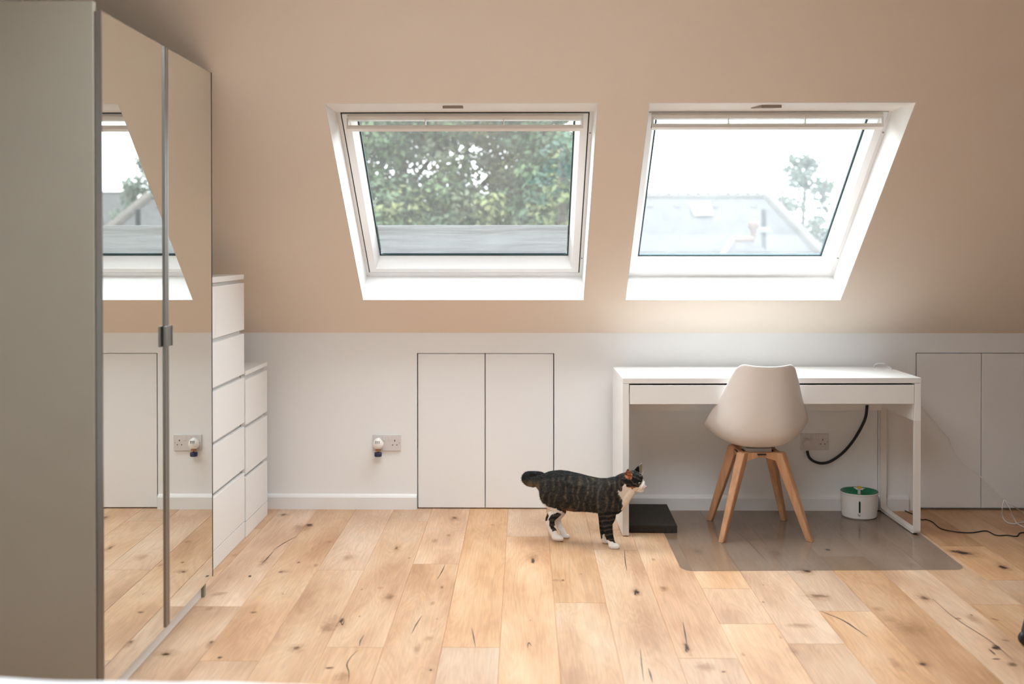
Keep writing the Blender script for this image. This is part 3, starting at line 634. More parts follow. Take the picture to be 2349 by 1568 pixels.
for a in (-1, 1):
    for b in (-1, 1): leg(a, b)
for yy in (-.088, .070):
    bm = B(); prism(bm, [(x, yy, z) for x, z in ((-.088, .398), (-.1, .350), (-.02, .374), (.02, .374), (.1, .350), (.088, .398))], (0, .018, 0))
    link('cross_rail', bm, M['beech'], ch)
for xx in (-.095, .077):
    bm = B(); prism(bm, [(xx, y, z) for y, z in ((-.07, .398), (-.08, .352), (0, .372), (.08, .352), (.07, .398))], (.018, 0, 0)); link('cross_rail', bm, M['beech'], ch)
bm = B(); box(bm, -.10, .10, -.02, .02, .388, .393); box(bm, -.02, .02, -.10, .10, .388, .393); link('metal_bracket', bm, M['black'], ch)

# ------------------------------------------------------------------ chair mat
def mat_mat():
    m = bpy.data.materials.new('clear_smoky_vinyl'); m.use_nodes = True; n = m.node_tree; n.nodes.clear(); L = n.links
    o = n.nodes.new('ShaderNodeOutputMaterial'); tr = n.nodes.new('ShaderNodeBsdfTransparent'); tr.inputs[0].default_value = (.955, .955, .955, 1)
    df = n.nodes.new('ShaderNodeBsdfDiffuse'); df.inputs[0].default_value = (.17, .165, .16, 1); gl = n.nodes.new('ShaderNodeBsdfGlossy'); gl.inputs['Roughness'].default_value = .16; gl.inputs[0].default_value = (.9, .9, .9, 1)
    nz = n.nodes.new('ShaderNodeTexNoise'); nz.inputs['Scale'].default_value = 3
    mr = n.nodes.new('ShaderNodeMapRange'); mr.inputs['To Min'].default_value = .13; mr.inputs['To Max'].default_value = .20; L.new(nz.outputs['Fac'], mr.inputs[0])
    m1 = n.nodes.new('ShaderNodeMixShader'); L.new(mr.outputs[0], m1.inputs[0]); L.new(tr.outputs[0], m1.inputs[1]); L.new(df.outputs[0], m1.inputs[2])
    lw = n.nodes.new('ShaderNodeLayerWeight'); pw_ = n.nodes.new('ShaderNodeMath'); pw_.operation = 'POWER'; pw_.inputs[1].default_value = 4; L.new(lw.outputs['Facing'], pw_.inputs[0]); fr = n.nodes.new('ShaderNodeMath'); fr.operation = 'MULTIPLY_ADD'; fr.inputs[1].default_value = .45; fr.inputs[2].default_value = .03; L.new(pw_.outputs[0], fr.inputs[0])
    m2 = n.nodes.new('ShaderNodeMixShader'); L.new(fr.outputs[0], m2.inputs[0]); L.new(m1.outputs[0], m2.inputs[1]); L.new(gl.outputs[0], m2.inputs[2]); L.new(m2.outputs[0], o.inputs[0]); return m
bm = B(); pts = []
q0 = at(1535, 1240, Z=0); c1 = at(1553, 1311, Z=0); c2 = at(2222, 1303, Z=0); c3 = (1.90, 4.93); c0 = (.69, 4.93)
corn = [(.672, 4.972), (.668, 4.045), (1.885, 4.075), (1.900, 4.972)]
r_ = .055
for (x, y), a0 in zip(corn, (PI/2, PI, 1.5*PI, 0)):
    sx_ = 1 if x < 1 else -1; sy_ = -1 if y > 4.5 else 1
    cx, cy_ = x+sx_*r_, y+sy_*r_
    for k in range(9): pts.append((cx+r_*math.cos(a0+PI/2*k/8), cy_+r_*math.sin(a0+PI/2*k/8), .0012))
prism(bm, pts, (0, 0, .0016))
tag(link('chair_mat', bm, mat_mat()), 'clear smoky plastic chair mat with rounded corners on the wooden floor', 'chair mat')

# ------------------------------------------------------------------ scratch pad
sc = thing('scratch_pad', 'flat dark brown slab lying on the floor inside the left end of the desk', 'mat', (.62, 4.775, 0), -.02)
bm = B(); box(bm, -.118, .118, -.19, .19, 0.002, .037, .002, 2); link('slab', bm, M['scratch'], sc)
bm = B()
for k in range(46):
    x = -.115+k*.005; box(bm, x, x+.0022, -.1925, -.1895, .004, .035)
link('corrugated_edge', bm, pbr('corrugated_edge', (.05, .04, .03), .9, var=.3, vscale=90), sc)

# ------------------------------------------------------------------ sockets
def disc(bm, c, r, t, seg=24, axis='Y'):
    b2 = [bm.verts.new((c[0]+r*math.cos(2*PI*k/seg), c[1], c[2]+r*math.sin(2*PI*k/seg))) for k in range(seg)]
    f2 = [bm.verts.new((c[0]+r*.93*math.cos(2*PI*k/seg), c[1]-t, c[2]+r*.93*math.sin(2*PI*k/seg))) for k in range(seg)]
    bm.faces.new(b2); bm.faces.new(f2[::-1])
    for k in range(seg): bm.faces.new((b2[k], b2[(k+1) % seg], f2[(k+1) % seg], f2[k]))
def socket(x, z, label):
    s = thing('double_socket', label, 'socket', (x, D, z), 0, 'double wall sockets')
    bm = B(); box(bm, -.0735, .0735, -.010, 0, -.043, .043, .003, 3); pl = link('face_plate', bm, M['socket'], s)
    for sx_ in (-1, 1):
        bm = B(); box(bm, sx_*.014-.008, sx_*.014+.008, -.0125, -.0095, .012, .034, .001, 1); link('switch', bm, M['socket'], s)
        cx = sx_*.042
        bm = B(); box(bm, cx-.0022, cx+.0022, -.0104, -.0096, .007, .016); box(bm, cx-.0145, cx-.008, -.0104, -.0096, -.013, -.009); box(bm, cx+.008, cx+.0145, -.0104, -.0096, -.013, -.009); link('pin_holes', bm, M['black'], s)
        bm = B(); disc(bm, (sx_*.0655, -.0097, .0), .0022, .0008, 10); link('screw', bm, M['alu'], s)
    return s
socket(-.7205, .348, 'white double wall socket with an air freshener plugged into its left half')
socket(1.513, .358, 'white double wall socket under the desk with a round plug in it')
af = thing('air_freshener', 'cream plug-in air freshener with a dark blue base on the wall socket', 'air freshener', (-.762, D-.0102, .345))
bm = B(); P0 = [(0, .0), (.024, .0), (.027, .012), (.0275, .025), (.024, .040), (.014, .052), (0, .055)]
# rounded body standing off the plate
bmesh.ops.create_uvsphere(bm, u_segments=28, v_segments=18, radius=1)
for v in bm.verts:
    x, y, z = v.co; w__ = .0285 if z < .1 else .0285*(1-.22*z)
    v.co = Vector((x*w__, -.026+y*.025, .003+z*(.032 if z > 0 else .030)))
link('body', bm, M['fresh'], af, True)
bm = B()
for k in (-1, 0, 1): box(bm, k*.0085-.001, k*.0085+.001, -.052+abs(k)*.001, -.041, .008, .022)
link('vent_slots', bm, M['gap'], af)
bm = B(); lathe(bm, ((.014, -.034), (.013, -.026), (.016, -.020)), 20, c=(0, -.026, 0)); link('glass_neck', bm, pbr('amber_refill', (.35, .16, .07), .2), af, True)
bm = B(); lathe(bm, ((0, -.062), (.0185, -.062), (.0195, -.058), (.0195, -.044), (.018, -.042), (0, -.042)), 28, c=(0, -.026, 0)); link('base_cap', bm, M['blue'], af, 'auto')
bm = B(); box(bm, -.002, .002, -.030, -.022, -.043, -.032); link('wick', bm, pbr('wick', (.10, .05, .03), .6), af)
pg = thing('mains_plug', 'round white mains plug in the socket under the desk', 'plug', (1.471, D-.0102, .352))
bm = B(); disc(bm, (0, 0, 0), .0245, .024, 32); link('body', bm, M['socket'], pg, 'auto')
bm = B(); disc(bm, (0, -.0235, 0), .019, .003, 32); link('face', bm, M['socket'], pg, 'auto')
bm = B(); tube(bm, spline([at(1851.5, 1034, Y=4.975), at(1856, 1048, Y=4.972), at(1868, 1058, Y=4.97), at(1886, 1062, Y=4.97), at(1906, 1057, Y=4.97), at(1932, 1039, Y=4.97), at(1956, 1012, Y=4.965), at(1976, 979, Y=4.96), at(1986, 955, Y=4.955), at(1989, 930, Y=4.95)], 8), .0072, 12)
tag(link('power_cable', bm, M['cable'], None, True), 'thick black cable curving from the wall plug up under the desk', 'cable')
def cable(name, px, r, mat, label, n=6, parent=None):
    bm = B(); tube(bm, spline(px, n), r, 8); o = link(name, bm, mat, parent, True); return tag(o, label, 'cable') if label else o
q = lambda x, y, Y: at(x, y, Y=Y)
def fl_(x, y, h=.003): p = at(x, y, Z=h); return p
wc_ = thing('white_cable', 'thin white cable sagging from the desk to a loop at the right edge', 'cable')
cable('long_strand', [q(2101, 928, 4.985), q(2118, 938, 4.98), q(2135, 957, 4.97), q(2158, 985, 4.96), q(2176, 1006, 4.95), q(2189, 1038, 4.94), q(2214, 1066, 4.92), q(2246, 1090, 4.90), q(2275, 1118, 4.88), q(2300, 1144, 4.86), q(2325, 1160, 4.83), fl_(2352, 1177), fl_(2420, 1200)], .0025, M['cablew'], None, 6, wc_)
cable('loop_strand', [q(2303, 1146, 4.855), q(2299, 1165, 4.82), fl_(2300, 1184), fl_(2308, 1196), fl_(2325, 1201), fl_(2345, 1198), fl_(2400, 1192)], .0028, M['cablew'], None, 6, wc_)
cable('loop_strand', [q(2306, 1147, 4.85), q(2316, 1165, 4.82), fl_(2326, 1188), fl_(2336, 1202), fl_(2370, 1215)], .0022, M['cablew'], None, 6, wc_)
cable('black_cable', [fl_(2012, 1171), fl_(2024, 1170), fl_(2050, 1166), fl_(2064, 1164), fl_(2075, 1170), fl_(2085, 1175), fl_(2099, 1181), fl_(2113, 1191), fl_(2125, 1191), fl_(2140, 1197), fl_(2152, 1208), fl_(2165, 1214), fl_(2200, 1220), fl_(2230, 1221), fl_(2262, 1217), fl_(2285, 1227), fl_(2310, 1227), fl_(2332, 1229), fl_(2345, 1221), fl_(2400, 1228)], .0026, M['black'], 'thin black cable wandering across the floor from the pet fountain to the right')
cable('desk_cable', [at(2004, 842, Z=.752) , at(2008, 836, Y=4.93), at(2016, 833.5, Y=4.93), at(2028, 834, Y=4.92), at(2040, 842, Z=.756), at(2046, 846, Z=.756)], .0035, M['cablew'], 'short loop of white cable on the back right corner of the desk top')

# ------------------------------------------------------------------ pet fountain
fc = at(1971, 1183, Z=0.003); fo = thing('pet_fountain', 'white round pet water fountain with green bowl and yellow flower on the mat', 'pet fountain', (fc.x, fc.y, .003))
bm = B(); lathe(bm, ((0, 0), (.080, 0), (.086, .006), (.0885, .05), (.0915, .118), (.0945, .121), (.0945, .127), (.091, .128), (.086, .122), (.083, .05), (0, .05)), 64, 1, .86); link('tank', bm, M['fount'], fo, 'auto')
bm = B(); lathe(bm, ((.088, .124), (.0925, .1285), (.0905, .131), (.083, .126), (.060, .106), (0, .100)), 64, 1, .86); link('bowl', bm, M['green'], fo, True)
bm = B(); lathe(bm, ((0, .142), (.009, .142), (.007, .10), (0, .10)), 14); link('stem', bm, M['fount'], fo, 'auto')
bm = B()
for k in range(5):
    a = 2*PI*k/5; c = Vector((math.cos(a)*.016, math.sin(a)*.016, .141))
    s0 = len(bm.verts); r0 = bmesh.ops.create_uvsphere(bm, u_segments=12, v_segments=8, radius=1)
    bmesh.ops.transform(bm, matrix=Matrix.Translation(c) @ Matrix.Rotation(a, 4, 'Z') @ Matrix.Diagonal((.013, .008, .003, 1)), verts=r0['verts'])
link('petals', bm, M['fount'], fo, True)
bm = B(); lathe(bm, ((0, .152), (.010, .151), (.013, .147), (.011, .142), (0, .141)), 18); link('flower_centre', bm, M['yellow'], fo, True)
def on_tank(a, z, rad=None):
    r = (.0865+.005*z/.12)+.0012; return Vector((r*math.cos(a), r*.86*math.sin(a), z))
bm = B(); a0 = -PI/2-.27
pts = [on_tank(a0-.035, .036), on_tank(a0+.035, .036), on_tank(a0+.048, .042), on_tank(a0+.05, .088), on_tank(a0+.03, .095), on_tank(a0-.03, .095), on_tank(a0-.05, .088), on_tank(a0-.048, .042)]
prism(bm, pts, Vector((math.cos(a0), math.sin(a0), 0))*.0015); link('water_gauge', bm, M['dgreen'], fo)
bm = B()
def mark(pl):
    f = [on_tank(a0+a, z) + Vector((math.cos(a0), math.sin(a0), 0))*.0006 for a, z in pl]; bm.faces.new([bm.verts.new(p) for p in f])
mark(((-.085, .024), (-.05, .024), (-.075, .034))); mark(((-.09, .020), (.05, .018), (.05, .0195), (-.09, .0215)))
for k in range(4): mark(((-.035+k*.025, .0225), (-.022+k*.025, .0225), (-.022+k*.025, .027), (-.035+k*.025, .027)))
link('logo', bm, M['black'], fo)

# ------------------------------------------------------------------ bed and suitcase
bedr = thing('bed', 'bed with crumpled white bedding at the bottom left corner', 'bed', (-.55, .65, 0))
bm = B(); box(bm, -1.0, .88, -1.25, 1.02, .05, .30, .01); link('bed_base', bm, M['ward'], bedr)
bm = B(); box(bm, -1.0, .88, -1.25, 1.03, .30, .50, .04, 3); link('mattress', bm, M['bed'], bedr, True)
bm = B(); NX, NY = 120, 90; g = []
for i in range(NX+1):
    row = []
    for j in range(NY+1):
        x = -1.06+2.02*i/NX; y = -1.2+2.32*j/NY
        ex = min(1, max(0, (min(x+1.06, .96-x))/.12)); ey = min(1, max(0, (1.12-y)/.11))
        e = math.sqrt(max(0, 1-(1-ex)**2))*math.sqrt(max(0, 1-(1-ey)**2))
        nz_ = noise.noise(Vector((x*3.1, y*2.5, 1)))*.5+noise.noise(Vector((x*8, y*6, 3)))*.22
        top = .613+.007*nz_*2-.017*(x+.42)
        z = .40+(top-.40)*e
        row.append(bm.verts.new((x, y, z)))
    g.append(row)
for i in range(NX):
    for j in range(NY): bm.faces.new((g[i][j], g[i+1][j], g[i+1][j+1], g[i][j+1]))
dv = link('duvet', bm, M['bed'], bedr, True); s_ = dv.modifiers.new('t', 'SOLIDIFY'); s_.thickness = .03; s_.offset = -1

su = thing('suitcase', 'dark navy wheeled case standing at the far right edge of the photo', 'suitcase', (1.85, 3.20, 0), 0)
bm = B(); P = [(-.135, -.13, .03), (.25, -.13, .03), (.25, .13, .03), (-.135, .13, .03), (-.09, -.13, .21), (.25, -.13, .21), (.25, .13, .21), (-.09, .13, .21)]
hexa(bm, P); bmesh.ops.bevel(bm, geom=bm.edges[:], offset=.018, segments=4, affect='EDGES', profile=.5); link('case_body', bm, M['suit'], su, True)
bm = B(); tube(bm, spline([(-.125, -.132, .05), (-.10, -.136, .16), (-.06, -.136, .19), (.23, -.136, .19)], 6), .004, 8); link('seam', bm, M['cablew'], su)
for x in (-.118, .22):
    for y in (-.11, .11):
        bm = B(); lathe(bm, ((0, -.012), (.020, -.012), (.024, -.006), (.024, .006), (.020, .012), (0, .012)), 24)
        bmesh.ops.transform(bm, matrix=Matrix.Translation((x, y, .024)) @ Matrix.Rotation(PI/2, 4, 'X'), verts=bm.verts); link('wheel', bm, M['black'], su, True)

# ------------------------------------------------------------------ cat
Yc = 4.415
def cp(u, v, y): return at(1180+u/6.532, 1040+v/6.532, Y=Yc+y)
def cph(u, v, y): return cp(u, v, y-.03)
S = .000306  # metres per crop unit
cat = thing('cat', 'brown tabby cat with white chest and paws standing by the desk end, looking right', 'cat', (.28, Yc, 0))
bm = B()
def blob(u, v, y, ru, rv, ry, ang=0):
    r0 = bmesh.ops.create_icosphere(bm, subdivisions=2, radius=1)
    c = cp(u, v, y+OFF)
    bmesh.ops.transform(bm, matrix=Matrix.Translation(c) @ Matrix.Rotation(ang, 4, 'Y') @ Matrix.Diagonal((ru*S, ry*S, rv*S, 1)), verts=r0['verts'])
def chain(pts, n=6):
    """pts: (u, v, y metres, rv, ry)"""
    P = spline([(p[0], p[1], p[2]*1000) for p in pts], n); k = 0
    for i, q_ in enumerate(P):
        f = i/n; a = min(int(f), len(pts)-2); t = f-a
        rv = pts[a][3]+(pts[a+1][3]-pts[a][3])*t; ry = pts[a][4]+(pts[a+1][4]-pts[a][4])*t
        blob(q_.x, q_.y, q_.z/1000, rv, rv, ry)
OFF = 0.0
def tilt(u): return .058-(u-600)*.000106   # hind end stands a little farther away
# trunk
tr_ = ((400, 330, 560, 95), (450, 285, 650, 130), (520, 255, 730, 160), (600, 238, 800, 172), (700, 230, 845, 178), (800, 243, 868, 180), (900, 266, 880, 180), (1000, 290, 880, 178), (1100, 318, 882, 172), (1200, 342, 892, 166), (1300, 358, 900, 158), (1400, 358, 905, 150), (1480, 350, 880, 138), (1540, 335, 810, 118), (1590, 325, 740, 100))
for (a, b) in zip(tr_, tr_[1:]):
    for k in range(4):
        t = k/4; u, vt, vb, hw = [a[i]+(b[i]-a[i])*t for i in range(4)]
        blob(u, (vt+vb)/2, tilt(u), 85, (vb-vt)/2, hw)
# chest and neck
OFF = -.03
chain([(1480, 550, -.015, 208, 125), (1560, 515, -.017, 180, 114), (1630, 455, -.018, 160, 104), (1700, 410, -.018, 140, 100)])
chain([(1490, 740, -.012, 175, 118), (1590, 700, -.015, 125, 92), (1665, 625, -.018, 100, 80), (1735, 545, -.02, 88, 76)])
# head
blob(1775, 395, -.020, 142, 148, 118); blob(1800, 440, -.021, 118, 112, 124); blob(1845, 380, -.022, 88, 105, 92); blob(1740, 450, -.02, 95, 88, 112)
blob(1880, 465, -.022, 78, 66, 66); blob(1915, 490, -.022, 56, 46, 46); blob(1900, 545, -.022, 46, 36, 40); blob(1925, 440, -.022, 34, 46, 26); blob(1885, 500, -.038, 46, 38, 30); blob(1885, 500, -.008, 46, 38, 30)
blob(1860, 530, -.022, 60, 42, 48); blob(1948, 490, -.022, 26, 26, 20)
# ears
def ear(pts, thick):
    for k in range(11):
        t = k/10
        for j in range(7):
            a = (-1+2*j/6)*(1-t)**.8
            bx, bv, by, tx, tv, ty, wx, wv, wy = pts
            blob(bx+(tx-bx)*t+wx*a, bv+(tv-bv)*t+wv*a, by+(ty-by)*t+wy*a+.004*(1-a*a)*(1-t), thick, thick, thick)
ear((1712, 340, -.052, 1706, 232, -.066, 60, 26, .004), 10)
ear((1850, 270, .012, 1912, 140, .016, 52, 22, .010), 9)
# tail: comes out low, curls round, tip returns on top
OFF = .045
chain([(480, 385, .02, 95, 70), (380, 408, .030, 80, 64), (290, 428, .028, 78, 64), (215, 415, .030, 78, 64), (180, 375, .036, 76, 62), (200, 335, .044, 72, 60), (270, 325, .052, 68, 56), (345, 322, .056, 62, 52), (410, 318, .056, 48, 40)], 6)
OFF = 0.0
# hind legs
for y_, du, dv_, near in ((-.030, 0, 0, 1), (.066, 95, -32, 0)):
    yb = tilt(500)
    y_ = yb-.0265 if near else yb+.012
    if near:
        chain([(520, 480, y_+.012, 160, 105), (530, 600, y_, 165, 100), (575, 700, y_, 148, 92), (625, 790, y_, 112, 78), (635, 845, y_, 98, 62), (595, 900, y_, 88, 52), (555, 945, y_, 80, 44), (533, 1000, y_, 76, 40), (542, 1060, y_, 70, 38), (562, 1125, y_, 62, 38), (590, 1190, y_-.004, 60, 40), (620, 1240, y_-.006, 60, 46)])
        chain([(605, 1252, y_-.008, 52, 48), (650, 1260, y_-.010, 48, 50), (690, 1268, y_-.010, 42, 48)])
        for dy in (-.010, -.003, .004, .011): blob(708, 1276, y_-.010+dy, 32, 34, 14)
    else:
        chain([(600, 520, y_-.012, 160, 105), (620, 640, y_, 150, 95), (660, 740, y_, 125, 86), (700, 830, y_, 90, 66), (690, 890, y_, 72, 50), (660, 940, y_, 60, 42), (650, 990, y_, 54, 38), (665, 1050, y_, 52, 36), (695, 1120, y_, 48, 36), (728, 1180, y_, 47, 38), (750, 1215, y_, 46, 42)])
        chain([(735, 1225, y_, 40, 42), (775, 1233, y_, 36, 44), (800, 1238, y_, 30, 40)])
        for dy in (-.009, 0, .009): blob(806, 1234, y_+dy, 26, 30, 14)
# fore legs
yf = tilt(1400)-.032
chain([(1420, 620, yf+.004, 185, 80), (1400, 740, yf, 165, 75), (1392, 850, yf, 138, 66), (1402, 940, yf, 122, 58), (1390, 1020, yf, 90, 50), (1398, 1100, yf, 78, 44), (1412, 1180, yf, 68, 40), (1432, 1260, yf-.002, 60, 38), (1450, 1320, yf-.004, 56, 40), (1465, 1370, yf-.006, 54, 46)])
chain([(1460, 1375, yf-.006, 56, 50), (1505, 1382, yf-.008, 54, 52), (1530, 1386, yf-.008, 46, 50)])
for dy in (-.012, -.004, .004, .012): blob(1546, 1392, yf-.008+dy, 34, 37, 14)
yg = tilt(1400)+.032
chain([(1400, 620, yg, 170, 80), (1370, 760, yg, 140, 70), (1345, 880, yg, 100, 60), (1330, 980, yg, 72, 48), (1322, 1070, yg, 56, 40), (1325, 1150, yg, 50, 38), (1335, 1230, yg, 46, 38), (1345, 1285, yg, 46, 42)])
chain([(1340, 1300, yg, 40, 44), (1375, 1310, yg, 38, 46), (1400, 1314, yg, 32, 42)])
me = bpy.data.meshes.new('tmp'); bm.to_mesh(me); bm.free(); tmp = bpy.data.objects.new('tmp', me); COL.objects.link(tmp)
rm = tmp.modifiers.new('r', 'REMESH'); rm.mode = 'VOXEL'; rm.voxel_size = .0026
smo = tmp.modifiers.new('s', 'SMOOTH'); smo.factor = .6; smo.iterations = 5
dg = bpy.context.evaluated_depsgraph_get(); cm = bpy.data.meshes.new_from_object(tmp.evaluated_get(dg)); bpy.data.objects.remove(tmp)
# coat colour: u, v measured along the side of the body
def uv_of(p):
    d = Vector(p)-Vector((0, 0, CAM_H)); z = d.dot(FW)
    px = 1174.5+F*d.dot(RT)/z; py = CY-F*d.dot(UP)/z
    return (px-1180)*6.532, (py-1040)*6.532
def inside(u, v, poly):
    c = False; j = len(poly)-1
    for i in range(len(poly)):
        a, b = poly[i], poly[j]
        if (a[1] > v) != (b[1] > v) and u < (b[0]-a[0])*(v-a[1])/(b[1]-a[1])+a[0]: c = not c
        j = i
    return c
BIB = [(1552,548),(1612,580),(1640,440),(1690,500),(1760,528),(1840,505),(1893,478),(1915,440),(1922,380),(1940,380),(2010,500),(1950,620),(1850,610),(1760,740),(1660,880),(1605,835),(1625,700),(1560,600)]
HW = [(360,690),(440,740),(520,800),(600,822),(660,840),(740,880),(790,905),(900,1000),(900,1340),(500,1340),(420,1020),(400,800)]
HB1 = [(455,830),(510,845),(512,920),(485,1010),(430,1010),(440,900)]
HB2 = [(600,885),(730,900),(690,970),(625,1010),(600,1080),(640,1165),(570,1165),(520,1080),(508,990),(540,925)]
EARI = [(1655,310),(1672,262),(1706,236),(1745,262),(1768,320),(1762,385),(1715,392),(1665,365)]
FP = [(1380,1300),(1520,1335),(1640,1340),(1640,1480),(1380,1480)]
GP = [(1345,1190),(1405,1290),(1440,1380),(1290,1380),(1300,1300)]
EYE = (1868, 448)
def coat(p, fur=False):
    u, v = uv_of(p); y = p.y-Yc-tilt(u)
    N = lambda s, o=0: noise.noise(Vector((p.x*s+o, p.z*s, p.y*s)))
    uj, vj = u+N(70)*22, v+N(70, 9)*22
    white = (.80, .70, .60); blk = Vector((.010, .0105, .011)); brn = Vector((.19, .135, .085)); gry = Vector((.050, .048, .040))
    if inside(uj, vj, BIB): return (.86, .80, .76) if u > 1850 else white
    if u < 950 and inside(uj, vj, HW):
        far = p.y > Yc+.062
        if not far and (inside(uj, vj, HB1) or inside(uj, vj, HB2)): return tuple(blk.lerp(gry, .5+.5*math.sin(v*.09)))
        return (.82, .76, .70)
    if u > 1370 and inside(uj, vj, FP) and p.y < Yc: return (.84, .79, .75)
    if u < 1440 and p.y > Yc-.02 and inside(uj, vj, GP): return (.80, .72, .64)
    if u > 1600 and inside(u, v, EARI) and y < 0: return tuple(Vector((.42, .16, .08)).lerp(Vector((.12, .05, .03)), max(0, min(1, .35+1.5*N(90)))))
    if u > 1790 and v < 300: return tuple(Vector((.30, .26, .20)) if (u > 1868+ (v-200)*.1) else blk)
    # tabby
    if u > 1600:      # head: stripes sweep back from the eye
        s = math.sin((v-.45*(u-1700))*.085+N(45)*4+N(90, 4)*2); c = blk.lerp(Vector((.16, .105, .06)), max(0, s)**1.3*.65*max(.2, min(1, .7+N(120, 6))))
        if math.hypot(u-EYE[0], (v-EYE[1])*1.5) < 30: c = Vector((.012, .011, .010))
        if 1700 < u < 1840 and 495 < v < 530: c = c.lerp(Vector((.34, .17, .08)), .7)
        return tuple(c)
    if v > 870 and u > 1230:   # banded fore legs
        s = math.sin(v*.088+N(35)*1.6+u*.01); return tuple(blk.lerp(Vector((.085, .062, .043)), max(0, s)**2*.8))
    if u < 380:
        t = max(0, min(1, (v-380)/90)); st = .5+.5*math.sin(u*.06+N(60)*3)
        return tuple(blk.lerp(Vector((.22, .16, .10)), t*(.4+.5*st)))
    ph = u*.060+N(13)*4.5+N(32, 7)*2.2+(v-500)*.004
    s = max(0, math.sin(ph)); lowb = max(0, min(1, (v-270)/230))
    mot = .5+.9*N(110, 3)+.6*N(55, 8); mot = max(0, min(1.3, mot))
    c = blk.lerp(brn, min(1, s**1.6*(.12+.88*lowb)*mot))
    c = c.lerp(gry, max(0, min(.6, .15+.5*N(85, 2)+.3*lowb)))
    if v < 330+.1*abs(u-900): c = c.lerp(blk, .55)
    c = c.lerp(Vector((.26, .12, .055)), max(0, 1-math.hypot((u-820)/120, (v-850)/50))*.7)
    return tuple(c)
for attr in list(cm.color_attributes): cm.color_attributes.remove(attr)
# fur blades
bmf = B(); bmf.from_mesh(cm)
fcs = bmf.faces[:]; bmf.normal_update()
lc = bmf.verts.layers.float_color.new('coat')
for v in bmf.verts: v[lc] = (*coat(v.co), 1)
areas = [f.calc_area() for f in fcs]; tot = sum(areas); NB = 34000
rnd = random.Random(3); blades = []
for f, a in zip(fcs, areas):
    ex = a/tot*NB; k = int(ex)+(1 if rnd.random() < ex-int(ex) else 0)
    for _ in range(k):
        ws = [rnd.random() for _ in f.verts]; t = sum(ws); p = sum((v.co*w__/t for v, w__ in zip(f.verts, ws)), Vector()); blades.append((p, f.normal.copy()))
for p, nn in blades:
    u, v = uv_of(p)
    if u > 1640: L_ = .004
    elif v > 1180: L_ = .0022
    elif v > 900: L_ = .005
    elif u < 420 and v < 560: L_ = .011
    else: L_ = .0095
    if inside(u, v, EARI): L_ = .002
    if math.hypot(u-EYE[0], v-EYE[1]) < 42: continue
    flow = Vector((-1, 0, -.45)) if v < 880 else Vector((-.1, 0, -1))
    if u < 420 and v < 560: flow = Vector((-1, rnd.uniform(-.5, .5), rnd.uniform(-.4, .6)))
    if u > 1600 and v > 500: flow = Vector((-.6, 0, -.8))
    d = flow-nn*flow.dot(nn); d = (d.normalized() if d.length > .05 else Vector((0, 0, -1)))
    d = (d+nn*rnd.uniform(.15, .5)+Vector((rnd.uniform(-.25, .25), rnd.uniform(-.25, .25), rnd.uniform(-.25, .25)))).normalized()
    L_ *= rnd.uniform(.6, 1.3); sd_ = d.cross(nn); sd_ = sd_.normalized() if sd_.length > .01 else Vector((0, 1, 0))
    wv = .00050; c = Vector(coat(p)); c = c*rnd.uniform(.6, 1.5)
    if c.length < .2 and rnd.random() < .10: c = Vector((.10, .085, .062))
    a_, b_, c_ = bmf.verts.new(p-sd_*wv), bmf.verts.new(p+sd_*wv), bmf.verts.new(p+d*L_)
    for q_ in (a_, b_, c_): q_[lc] = (min(1, c.x), min(1, c.y), min(1, c.z), 1)
    fa = bmf.faces.new((a_, b_, c_)); fa.smooth = True
M['fur'] = vcol_mat('tabby_fur', 'coat', .75, spec=.15)
inv = Matrix.Translation(-Vector((.28, Yc, 0)))
bmesh.ops.transform(bmf, matrix=inv, verts=bmf.verts)
me = bpy.data.meshes.new('body'); bmf.to_mesh(me); bmf.free(); me.materials.append(M['fur'])
for p_ in me.polygons: p_.use_smooth = True
co = bpy.data.objects.new('body', me); COL.objects.link(co); co.parent = cat
def catpart(name, bm, mat, smooth=True):
    bmesh.ops.transform(bm, matrix=inv, verts=bm.verts); return link(name, bm, mat, cat, smooth)
def ball(c, r):
    bm = B(); r0 = bmesh.ops.create_uvsphere(bm, u_segments=20, v_segments=14, radius=1); bmesh.ops.transform(bm, matrix=Matrix.Translation(c) @ Matrix.Diagonal((r[0], r[1], r[2], 1)), verts=r0['verts']); return bm
M['eye'] = pbr('cat_eye', (.05, .055, .02), .05, spec=.8, var=.3, vscale=80)
catpart('eye', ball(cph(1872, 446, -.0495), (.0085, .006, .0062)), M['eye']); catpart('eye', ball(cph(1900, 430, .0035), (.008, .006, .0065)), M['eye'])
catpart('nose', ball(cph(1966, 500, -.022), (.0055, .006, .006)), pbr('pink_nose', (.60, .25, .21), .45))
M['whisker'] = pbr('white_whisker', (.85, .83, .8), .4)
for (a, b) in (((1930,520,-.036),(1800,700,-.055)),((1930,515,-.036),(1770,640,-.065)),((1925,505,-.036),(1850,720,-.05)),((1900,330,-.035),(1985,215,-.05)),((1905,335,-.03),(1940,260,-.05)),((1945,505,-.012),(2010,620,.02))):
    bm = B(); P = spline([cph(*a), (cph(*a)+cph(*b))/2+Vector((0, 0, .004)), cph(*b)], 4); tube(bm, P, [.0005*(1-i/len(P))+.0001 for i in range(len(P))], 5); catpart('whisker', bm, M['whisker'])

